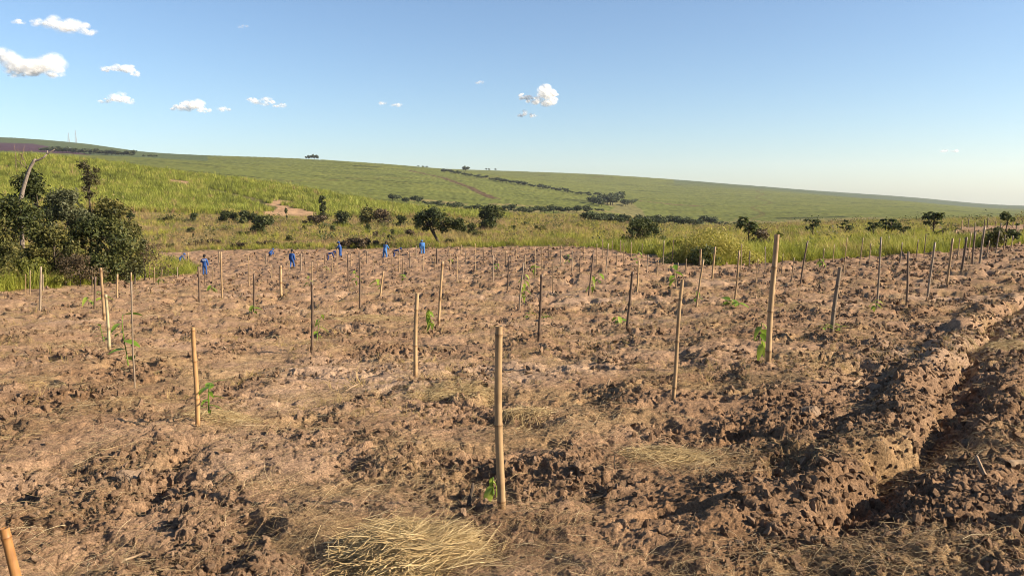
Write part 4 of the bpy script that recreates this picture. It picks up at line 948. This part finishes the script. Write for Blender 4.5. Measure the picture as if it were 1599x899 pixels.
# right-hand meadow plants
shrub('tangled_tree', 1003, 82, 340, 70, M_mid, 'tangled olive tree before the valley woods', 'tree', 3600, .12, 71, 26, shell=.25, crs=.5)
MD = SOILD(1112); x, y = at(1112, MD + 1.6); z = gz(x, y); root = empty('vine_mound', (x, y, z), 0, label='rounded yellow-green mound of vines and grass at the soil edge', cat='vine mound')
obj('foliage', crown_mesh('foliage', [(0, .3, .65, 1.45, .9), (-.95, .4, .2, 1.2, .8), (1.05, .4, .25, 1.3, .8), (2.1, .5, .0, 1.05, .7), (-1.9, .5, .0, .9, .7)], 13000, .085, M_mound, 72, asp=.28, shell=.82), root)
x, y = at(1098, MD + .5); z = gz(x, y); root = empty('bush', (x, y, z), 0, label='dark leaf clump standing in for the shaded hollow at the front of the yellow-green mound', cat='bush')
obj('foliage', crown_mesh('foliage', [(-.3, 0, .5, .55, .9), (.3, .1, .7, .5, .9), (.0, 0, .2, .6, .7), (.6, 0, .25, .45, .7)], 1700, .075, M_mid, 73, shell=.5), root)  # dark leaves added to give the mound its shaded hollow, no separate bush
shrub('bush', 1060, 54, 374, 60, M_mound, 'dull green grassy bush left of the vine mound', 'bush', 3000, .09, 74, 10, trunk=False)
shrub('bush', 965, 62, 378, 60, M_lime, 'low bush at the soil edge below the tangled tree', 'bush', 1800, .10, 75, 10)
shrub('bush', 1020, 58, 382, 60, M_dark, 'dark weedy bank at the soil edge left of the mound', 'bush', 2200, .10, 76, 10)
shrub('bush', 1190, 64, 358, 40, M_rust, 'brown withered bush under the umbrella-leaved tree', 'bush', 1500, .10, 77, 9)
def palmate(px, d, top, wpx, label, seed, nb=6):
    x, y, z, h, w = shape(px, d, 0, top, wpx); g = np.random.default_rng(seed)
    root = empty('cecropia_tree', (x, y, z), 0, label=label, cat='tree', group='umbrella-leaved young trees in the meadow')
    mb = MB(); lf = MB(); tips = []
    mb.tube([(0, 0, -.1), (.02 * w, 0, .35 * h), (0, 0, .8 * h)], [.06, .05, .03], 6)
    for k in range(nb):
        a = k * 2.399 + g.uniform(0, .4); q = g.uniform(.55, 1.0); e = np.array([math.cos(a) * w * .36 * g.uniform(.5, 1), math.sin(a) * w * .3, h * q - .12])
        mb.tube([(0, 0, .5 * h * q), e * np.array([.6, .6, .85]), e], [.03, .02, .012], 4)
        for j in range(14):
            b = j * .7 + g.uniform(-.2, .2); L_ = w * g.uniform(.17, .28); tilt = g.uniform(-.75, .25)
            dv = np.array([math.cos(b), math.sin(b), tilt]); sv = np.array([-math.sin(b), math.cos(b), 0]) * L_ * .30
            up = np.array([0, 0, .05 * L_])
            lf.add([e, e + dv * L_ * .5 + sv + up, e + dv * L_ + np.array([0, 0, -.25 * L_]), e + dv * L_ * .5 - sv + up], [(0, 1, 2, 3)], float(np.clip(g.normal(.45, .2), 0, 1)))
    obj('trunk', mb.mesh('trunk', M_bark, True), root); obj('crown', lf.mesh('crown', M_mid), root)
palmate(1168, 72, 337, 46, 'wide umbrella-leaved tree right of the vine mound', 81, 9)
palmate(1268, 84, 339, 28, 'umbrella-leaved tree above the dark leaning stake', 82, 7)
palmate(1320, 92, 342, 22, 'smallest umbrella-leaved tree, low and flat', 83, 6)
palmate(1363, 84, 345, 26, 'low umbrella-leaved tree, left of the close pair', 84, 7)
palmate(1390, 82, 339, 34, 'fuller umbrella-leaved tree, right of the close pair', 85, 9)
palmate(1410, 78, 349, 24, 'small umbrella-leaved tree leaning off the close pair', 88, 5)
palmate(1456, 78, 327, 32, 'tallest umbrella-leaved tree, round on a thin stem', 86, 12)
palmate(1470, 74, 352, 26, 'low sprouting umbrella-leaved plant under the tallest one', 87, 5)
shrub('sparse_tree', 1570, 57, 330, 36, M_mid, 'slim leafy tree among stakes at the right end', 'tree', 1100, .10, 91, 20, shell=.25, crs=.5)
shrub('bush', 1553, 55, 358, 40, M_olive, 'olive shrub at the foot of the slim tree at right', 'bush', 900, .10, 92, 8)
shrub('bush', 1215, 70, 362, 14, M_lime, 'small lime bush right of the brown withered one', 'bush', 400, .1, 93, 6)

# distant trees: a few crowns, copied
g = np.random.default_rng(5); PT = []
for i in range(5):
    cl_ = [(g.normal(0, .26), g.normal(0, .26), g.uniform(.35, .72), g.uniform(.20, .32), .75) for q in range(8)]
    PT.append((crown_mesh('crown', cl_, 620, .065, M_far, 300 + i, .7), limbs_mesh('trunk', [(0, 0, -.1), (.01, 0, .25), (0, 0, .5)], .035, [c[:3] for c in cl_[:4]], M_bark, i, 5)))
def far_tree(px, py, hpx, label, group, i, wide=1.15, depth=None):
    x, y = hit(px, py) if depth is None else at(px, depth); z = float(base_h(np.array([x]), np.array([y]))[0]); h = hpx * y / F
    root = empty('far_tree', (x, y, z), (i * 1.7) % 6.28, label=label, cat='tree', group=group); c, t = PT[i % 5]
    obj('crown', c, root); obj('trunk', t, root); root.scale = (h * wide, h * wide, h)
def belt(pts, n, hr, label, group, seed, jit=2.0, wide=1.25, depth=None):
    g = random.Random(seed); xs = [p[0] for p in pts]; ys = [p[1] for p in pts]
    for k in range(n):
        px = xs[0] + (xs[-1] - xs[0]) * (k + g.uniform(-.4, .4)) / max(1, n - 1); py = float(np.interp(px, xs, ys)) + g.uniform(-jit, jit)
        far_tree(px, py, g.uniform(*hr), label, group, k + seed, wide, depth)
belt([(615,312),(700,325),(760,330),(840,333),(940,331)], 44, (5, 15), 'dark tree of the wooded belt at the foot of the middle cane hill', 'trees of the long wooded belt', 1, 1.5)
belt([(690,268),(760,280),(850,295),(930,307)], 36, (4, 8), 'low dark tree of the diagonal hedge running up the crease of the hills', 'trees of the diagonal hedge', 2, .8, 1.6)
belt([(928,318),(962,318)], 9, (12, 20), 'grey-green tree of the grove at the head of the valley', 'trees of the valley-head grove', 3, 4)
belt([(962,316),(988,322)], 5, (9, 14), 'tree on the right side of the valley-head grove', 'trees right of the valley-head grove', 4, 3)
belt([(918,345),(965,347)], 9, (11, 18), 'dark tree of the lower valley clump left of the gully', 'trees of the lower valley clump', 5, 2)
belt([(970,349),(1110,353)], 18, (10, 18), 'dark tree of the valley belt behind the tangled tree', 'trees of the lower valley belt', 6, 2)
belt([(1115,352),(1150,353)], 4, (7, 11), 'small dark tree at the right end of the valley belt', 'trees at the right end of the valley belt', 7, 1)
belt([(75,241),(140,244.5),(215,246)], 34, (6, 11), 'dark tree of the wood below the bare purple field at upper left', 'trees of the wood below the purple field', 8, 1.0, 1.3, 1390)
belt([(232,245.5),(250,245.5)], 4, (3.5, 5.5), 'tree of the small clump at the right tip of the upper-left wood', 'trees of the clump right of the wood', 9, .6, 1.3, 1400)
for i, (px, hp) in enumerate([(482,5),(486,8),(491,8),(495,9.5),(499,9)]):
    far_tree(px, 0, hp, 'tree of the lone clump on the skyline of the middle hill', 'skyline clump of trees', i, .75, 1690)
far_tree(728, 0, 10, 'single round tree at the top end of the diagonal hedge', None, 3, 1.0, 1640)
for i, (px, hp) in enumerate([(655,2.5),(662,3),(668,3)]): far_tree(px, 0, hp, 'tiny tree on the skyline left of the diagonal hedge', 'tiny skyline trees', i, 1.4, 1720)
for i, (px, hp) in enumerate([(760,4),(764,4),(774,4)]): far_tree(px, 0, hp, 'tiny tree on the far right-hand skyline', 'tiny trees on the far skyline', i, .8, 2520)
belt([(575,303),(592,306)], 3, (4, 6), 'small dark bush showing over the crest of the nearest cane', 'bushes over the cane crest', 11, .5, 1.5, 560)

# ------------------------------------------------------------------ masts and shed on the upper-left hill
def mast(px, d, hpx, label):
    x, y = at(px, d); z = float(base_h(np.array([x]), np.array([y]))[0]); H = hpx * d / F
    root = empty('radio_mast', (x, y, z), .3, label=label, cat='mast', group='lattice masts on the skyline')
    for sx in (-1, 1):
        for sy in (-1, 1):
            mb = MB(); mb.tube([(sx * 2.2, sy * 2.2, -1), (sx * .35, sy * .35, H)], [.34, .24], 4); obj('leg', mb.mesh('leg', M_steel), root)
    mb = MB(); n = 9
    for k in range(n):
        a, b = k / n, (k + 1) / n; wa, wb = 2.2 - 1.85 * a, 2.2 - 1.85 * b
        for (p, q) in (((-1, -1), (1, -1)), ((1, -1), (1, 1)), ((1, 1), (-1, 1)), ((-1, 1), (-1, -1))):
            mb.tube([(p[0] * wa, p[1] * wa, a * H), (q[0] * wb, q[1] * wb, b * H)], [.13, .13], 3)
    obj('bracing', mb.mesh('bracing', M_steel), root)
    mb = MB(); mb.tube([(0, 0, H), (0, 0, H * 1.08)], [.18, .1], 4); obj('antenna', mb.mesh('antenna', M_steel), root)
mast(118, 2280, 14, 'shorter lattice radio mast on the upper-left skyline')
mast(129, 2270, 19, 'taller lattice radio mast on the upper-left skyline')
x, y = at(118, 1560); z = float(base_h(np.array([x]), np.array([y]))[0])
root = empty('shed', (x, y, z), .1, label='tiny white shed beside the purple field', cat='shed')
mb = MB(); mb.box((0, 0, 1.6), (8, 5, 3.2)); obj('wall', mb.mesh('wall', M_wall), root)
mb = MB(); mb.add([(-4.4, -3, 3.2), (4.4, -3, 3.2), (4.4, 0, 4.6), (-4.4, 0, 4.6), (-4.4, 3, 3.2), (4.4, 3, 3.2)], [(0, 1, 2, 3), (3, 2, 5, 4)]); obj('roof', mb.mesh('roof', M_white), root)
mb = MB(); mb.box((1, -2.55, 1.1), (1.2, .12, 2.2)); obj('door', mb.mesh('door', M_boot), root)

# ------------------------------------------------------------------ workers
def skin_mesh(name, chains, m, sub=1):
    """chains: lists of (x,y,z,r); equal points are shared joints"""
    idx = {}; V = []; E = []; Rr = []
    for ch in chains:
        prev = None
        for p in ch:
            key = tuple(round(c, 3) for c in p[:3])
            if key not in idx: idx[key] = len(V); V.append(p[:3]); Rr.append(p[3])
            if prev is not None and prev != idx[key]: E.append((prev, idx[key]))
            prev = idx[key]
    me = bpy.data.meshes.new(name); me.from_pydata(V, E, []); o = bpy.data.objects.new(name, me); COL.objects.link(o)
    o.modifiers.new('skin', 'SKIN'); ss = o.modifiers.new('sub', 'SUBSURF'); ss.levels = sub; ss.render_levels = sub
    sv = me.skin_vertices[0].data
    for i, r in enumerate(Rr): sv[i].radius = (r, r); sv[i].use_root = (i == 0)
    dg = bpy.context.evaluated_depsgraph_get(); dg.update()
    out = bpy.data.meshes.new_from_object(o.evaluated_get(dg)); bpy.data.objects.remove(o)
    out.materials.clear(); out.materials.append(m); out.name = name
    out.polygons.foreach_set('use_smooth', np.ones(len(out.polygons), bool)); return out
def person(px, py, face, label, lean=8, arms='down', legs='stand', cloth=M_blue, cap=True, s=1.0, printed=False, hoe=False, depth=None):
    """face: heading of the body, 0 = away from the camera, 90 = towards the right"""
    x, y = hit(px, py) if depth is None else at(px, depth); z = gz(x, y)
    root = empty('person', (x, y, z - .03), -R(face), label=label, cat='person', group='workers in blue coveralls'); root.scale = (s, s, s)
    hip = {'stand': .88, 'walk': .86, 'wide': .84, 'crouch': .42}[legs]
    P = np.array([0, 0, hip]); la = R(lean); up = np.array([0, math.sin(la), math.cos(la)]); fw = np.array([0, math.cos(la), -math.sin(la)])
    X = np.array([1.0, 0, 0]); waist = P + up * .14; chest = P + up * .36; neck = P + up * .53; hl = min(la * .8, R(70)); hu = np.array([0, math.sin(hl + .1), math.cos(hl + .1)])
    n2 = neck + hu * .08; h1 = n2 + hu * .10; h2 = h1 + hu * .10; hf = np.array([0, hu[2], -hu[1]])
    def v(p, r): return (float(p[0]), float(p[1]), float(p[2]), r)
    body = [[v(P, .12), v(waist, .115), v(chest, .13), v(neck, .062), v(n2, .052), v(h1, .083), v(h2, .072)]]
    body.append([v(h1, .083), v(h1 + hf * .10 - hu * .02, .014)])                                   # nose
    for sx in (-1, 1): body.append([v(h1, .083), v(h1 + X * sx * .088, .018)])                      # ears
    cov = [[v(P, .155), v(waist, .15), v(chest, .165), v(neck, .075)]]; boots = []; hands = []
    for sx in (-1, 1):
        hj = P + X * sx * .09 - up * .02
        if legs == 'stand': kn = np.array([sx * .11, .04, .47]); an = np.array([sx * .12, -.02, .09])
        elif legs == 'walk': kn = np.array([sx * .09, .10 * sx + .05, .47]); an = np.array([sx * .09, .24 * sx - .05, .09])
        elif legs == 'wide': kn = np.array([sx * .17, .05, .45]); an = np.array([sx * .22, -.04, .09])
        else: kn = np.array([sx * .16, .34, .42]); an = np.array([sx * .14, .0, .09])
        body.append([v(P, .12), v(hj, .092), v(kn, .058), v(an, .042)])
        cov.append([v(P, .155), v(hj, .115), v(kn, .082), v(an + np.array([0, 0, .03]), .075)])
        mb = MB(); mb.tube([an + np.array([0, 0, .10]), an + np.array([0, 0, 0]), an + np.array([0, .02, -.05]), an + np.array([0, .06, -.065])], [.058, .058, .062, .06], 8); mb.tube([an + np.array([0, -.05, -.06]), an + np.array([0, .08, -.06]), an + np.array([0, .19, -.07])], [.05, .052, .03], 8)
        boots.append(mb)
        sh = chest + X * sx * .175 + up * .09
        if arms == 'down': el = sh + np.array([sx * .06, -.02, -.27]); wr = el + np.array([sx * .0, .08, -.24])
        elif arms == 'reach': el = sh + np.array([sx * .03, .10, -.25]); wr = el + np.array([-sx * .04, .10, -.22])
        elif arms == 'work': el = sh + np.array([sx * .07, .10, -.22]); wr = el + np.array([-sx * .12, .20, -.06])
        elif arms == 'face':
            if sx < 0: el = sh + np.array([-.12, .08, -.22]); wr = el + np.array([.10, .16, .20])
            else: el = sh + np.array([.08, -.03, -.26]); wr = el + np.array([.0, .06, -.24])
        body.append([v(chest, .13), v(sh, .06), v(el, .046), v(wr, .030)])
        cov.append([v(chest, .165), v(sh, .085), v(el, .065), v(wr, .055)])
        ad = wr - el; ad /= np.linalg.norm(ad); pal = wr + ad * .055; sd_ = np.cross(ad, X * sx); sd_ /= np.linalg.norm(sd_) + 1e-9
        inn = -X * sx
        body.append([v(wr, .030), v(pal, .034)])
        for q, (off, ln) in enumerate(((-.027, .075), (-.009, .085), (.009, .08), (.027, .06))):
            b0 = pal + sd_ * off + ad * .035; b1 = b0 + ad * ln * .55 + inn * .012; b2 = b1 + ad * ln * .35 + inn * .03
            body.append([v(pal, .034), v(b0, .010), v(b1, .009), v(b2, .008)])
        th = pal - sd_ * .03 - ad * .01; body.append([v(pal, .034), v(th - sd_ * .012 + inn * .02, .011), v(th - sd_ * .02 + ad * .035 + inn * .03, .009)])
    obj('body', skin_mesh('body', body, M_skin), root); co = obj('coverall', skin_mesh('coverall', cov, cloth), root)
    for mb in boots: obj('boot', mb.mesh('boot', M_boot, True), root)
    for sx in (-1, 1):
        mb = MB(); e = h1 + hf * .082 + X * sx * .032 + hu * .02; mb.tube([e - hf * .012, e, e + hf * .006], [.012, .013, .006], 6); obj('eye', mb.mesh('eye', M_black), root)
    mb = MB()
    if cap:
        mb.tube([h1 + hu * .02, h1 + hu * .07, h1 + hu * .14, h1 + hu * .18], [.108, .108, .09, .03], 10); mb.tube([h1 + hu * .055 - hf * .03, h1 + hu * .055 + hf * .17], [.07, .06], 8)
        mb.tube([h1 - hu * .10 - hf * .06, h1 - hu * .02 - hf * .045, h1 + hu * .06 - hf * .03], [.07, .085, .095], 8)
        obj('cap', mb.mesh('cap', cloth if cap == 'blue' else M_black, True), root)
    else:
        mb.tube([h1 - hu * .03 - hf * .03, h1 + hu * .03 - hf * .03, h1 + hu * .12 - hf * .015, h1 + hu * .17], [.075, .10, .088, .03], 10); obj('hair', mb.mesh('hair', M_black, True), root)
    if printed:                                          # two pale blocks of lettering on the back
        bk = -fw
        for sx in (-1, 1):
            mb = MB(); c = P + up * .40 + bk * .172 + X * sx * .075; mb.box(c, (.11, .012, .075), Matrix.Rotation(-la, 3, 'X').to_4x4()); obj('back_print', mb.mesh('back_print', M_white), co)
    if hoe:
        h = empty('hoe', root.location, root.rotation_euler.z, label='long hoe held by the worker leaning left of the pair', cat='hoe')
        mb = MB(); mb.tube([(-.05, .34, .02), (-.03, .40, 1.0), (.0, .44, 1.75)], [.018, .018, .018], 6); obj('handle', mb.mesh('handle', M_tan), h)
        mb = MB(); mb.box((-.05, .42, .03), (.16, .18, .012)); obj('blade', mb.mesh('blade', M_steel), h)
    return root
person(320, 430, -5, 'worker in blue coverall seen from behind with white print on the back', 6, 'face', 'stand', M_blue, True, 1.0, True)
person(281, 412, 60, 'blue worker bending over farthest left, behind the grass tongue', 48, 'reach', 'wide', M_blue, 'blue', .95)
person(456, 418, 15, 'worker in blue walking away, dark head, right of the crouching one', 5, 'down', 'walk', M_blue, False, 1.03)
person(512, 405, 75, 'worker in dark blue bent over facing right, left of the one leaning with a hoe', 78, 'reach', 'wide', M_navy, 'blue', 1.0)
person(532, 402, -70, 'slim worker in blue leaning with a hoe before the dead brush', 16, 'work', 'stand', M_blue, 'blue', 1.0, hoe=True)
person(601, 402, 30, 'worker in bright blue standing, left of the close pair', 18, 'work', 'wide', M_lblue, True, 1.12)
person(615, 401, 80, 'worker in navy bent over, right of the close pair', 72, 'reach', 'wide', M_navy, 'blue', 1.0)
person(660, 397, -12, 'worker in bright blue stooping away by the leaning tree, head hidden', 62, 'reach', 'stand', M_lblue, 'blue', 1.22)
person(421, 401, 40, 'worker in blue crouching low, only a small blue shape, far off', 50, 'reach', 'crouch', M_blue, 'blue', .9)

# ------------------------------------------------------------------ clouds
def b_cloud(nt, N, L, out):
    lw = N.new('ShaderNodeLayerWeight'); lw.inputs[0].default_value = .5
    n = nz(N, L, .022, 4); m1 = N.new('ShaderNodeMath'); m1.operation = 'SUBTRACT'; m1.inputs[0].default_value = 1.0; L.new(lw.outputs['Facing'], m1.inputs[1])
    m2 = N.new('ShaderNodeMath'); m2.operation = 'POWER'; L.new(m1.outputs[0], m2.inputs[0]); m2.inputs[1].default_value = 2.0
    m3 = N.new('ShaderNodeMath'); m3.operation = 'MULTIPLY'; L.new(m2.outputs[0], m3.inputs[0]); r = ramp(N, L, n, [(.32, (.15, .15, .15)), (.6, (1, 1, 1))]); L.new(r, m3.inputs[1])
    m4 = N.new('ShaderNodeMath'); m4.operation = 'MULTIPLY'; L.new(m3.outputs[0], m4.inputs[0]); L.new(attr(N, 'tint').outputs['Fac'], m4.inputs[1])
    d = N.new('ShaderNodeBsdfDiffuse'); d.inputs[0].default_value = (1, 1, 1, 1); t2 = N.new('ShaderNodeBsdfTranslucent'); t2.inputs[0].default_value = (1, 1, 1, 1)
    mx = N.new('ShaderNodeMixShader'); mx.inputs[0].default_value = .5; L.new(d.outputs[0], mx.inputs[1]); L.new(t2.outputs[0], mx.inputs[2])
    tr = N.new('ShaderNodeBsdfTransparent'); m = N.new('ShaderNodeMixShader'); L.new(m4.outputs[0], m.inputs[0]); L.new(tr.outputs[0], m.inputs[1]); L.new(mx.outputs[0], m.inputs[2]); L.new(m.outputs[0], out.inputs[0])
M_cloud = mat('cloud_vapour', b_cloud)
bm = bmesh.new(); bmesh.ops.create_icosphere(bm, subdivisions=2, radius=1); bm.verts.ensure_lookup_table()
ICO_V = np.array([v.co[:] for v in bm.verts]); ICO_F = np.array([[v.index for v in f.verts] for f in bm.faces]); bm.free()
def cloud(lobes, label, dens, seed, d=7000):
    """lobes: (px, py, rx, ry) blobs of the cloud measured on the photograph"""
    g = np.random.default_rng(seed); V = []; Fc = []; T = []; n = 0
    cxp = np.mean([l[0] for l in lobes]); cyp = np.mean([l[1] for l in lobes]); r_ = ray(cxp, cyp); r_ = r_ / r_[1]; org = np.array([r_[0] * d, d, EYE + r_[2] * d])
    for (px, py, rx, ry) in lobes:
        m = int(max(15, rx * ry / 5.0))
        for k in range(m):
            a = g.uniform(0, 6.283); q = math.sqrt(g.uniform()); px2 = px + rx * q * math.cos(a); py2 = py + ry * q * math.sin(a) * (1.0 if math.sin(a) < 0 else .6)
            rr_ = ray(px2, py2); rr_ = rr_ / rr_[1]; dd = d + g.normal(0, 1) * rx * d / F * .5
            c = np.array([rr_[0] * dd, dd, EYE + rr_[2] * dd]) - org; s = min(rx, ry) * g.uniform(.30, .90) * d / F
            w = ICO_V * s * np.array([1.25, 1.25, .85]); V.append(w + c); Fc.append(ICO_F + n); n += len(w); T.append(np.full(len(w), dens * .66 * g.uniform(.6, 1.15)))
    o = obj('cloud', mesh_np('cloud', np.vstack(V), np.vstack(Fc), M_cloud, np.clip(np.concatenate(T), 0, 1), True), None, tuple(org)); tag(o, label, 'cloud', 'small fair-weather clouds')
cloud([(30,35,9,4),(60,36,14,6),(82,36,14,9),(104,42,16,10),(122,44,13,9),(140,51,9,6)], 'long white cloud near the top left corner', .46, 1)
cloud([(6,88,12,12),(22,102,16,12),(45,108,22,13),(62,106,14,12),(80,100,14,14),(88,116,12,8),(30,116,28,6)], 'large billowing cloud at the left edge', .42, 2)
cloud([(165,109,8,4),(185,107,12,7),(198,109,10,7),(212,116,9,4)], 'small cloud right of the large left-edge one', .62, 3)
cloud([(168,158,14,4),(184,152,12,8),(198,158,10,6)], 'flat-based cloud lower left, above the radio masts', .65, 4)
cloud([(278,169,12,5),(292,168,12,8),(306,164,13,9),(318,173,11,5)], 'puffy cloud above the cane hill crest', .68, 5)
cloud([(350,171,8,4)], 'wisp just right of the puffy cloud above the cane crest', .5, 6)
cloud([(398,157,10,5),(414,160,14,6),(436,165,10,4)], 'slanting low cloud left of the middle of the sky', .6, 7)
cloud([(598,161,6,3.5),(620,165,7,3.5)], 'pair of tiny wisps in the middle of the sky', .5, 8)
cloud([(748,129,8,2.6)], 'single thin wisp left of the brightest cloud', .4, 9)
cloud([(835,157,13,6),(853,147,11,11),(856,158,12,8),(826,154,6,5),(814,152,4,7),(866,148,4,4)], 'brightest white cloud, upright at its right end', 1.0, 10)
cloud([(812,181,5,3),(818,177,4,5),(832,181,8,3.5)], 'little cloud just below the brightest one', .62, 11)
cloud([(1475,236,6,2.6),(1490,236,6,2.6)], 'tiny lone cloud above the right-hand horizon', .6, 12)
cloud([(380,42,8,2.4)], 'faint wisp high in the sky right of the long cloud', .25, 13)

# ------------------------------------------------------------------ the air
hz = bpy.data.meshes.new('haze'); bm = bmesh.new(); bmesh.ops.create_cube(bm, size=1); bm.to_mesh(hz); bm.free()
ho = obj('haze', hz, None, (0, 0, 0)); ho['kind'] = 'stuff'; ho['label'] = 'thin summer haze over the hills'
lo, hi = -75.0, 260.0; ho.scale = (12800, 12800, hi - lo); ho.location = (0, 0, (hi + lo) / 2)
def b_haze(nt, N, L, out):
    v = N.new('ShaderNodeVolumePrincipled'); v.inputs['Color'].default_value = (.86, .92, 1.0, 1); v.inputs['Density'].default_value = .00005; v.inputs['Anisotropy'].default_value = .2
    L.new(v.outputs[0], out.inputs['Volume'])
hz.materials.append(mat('haze_air', b_haze))
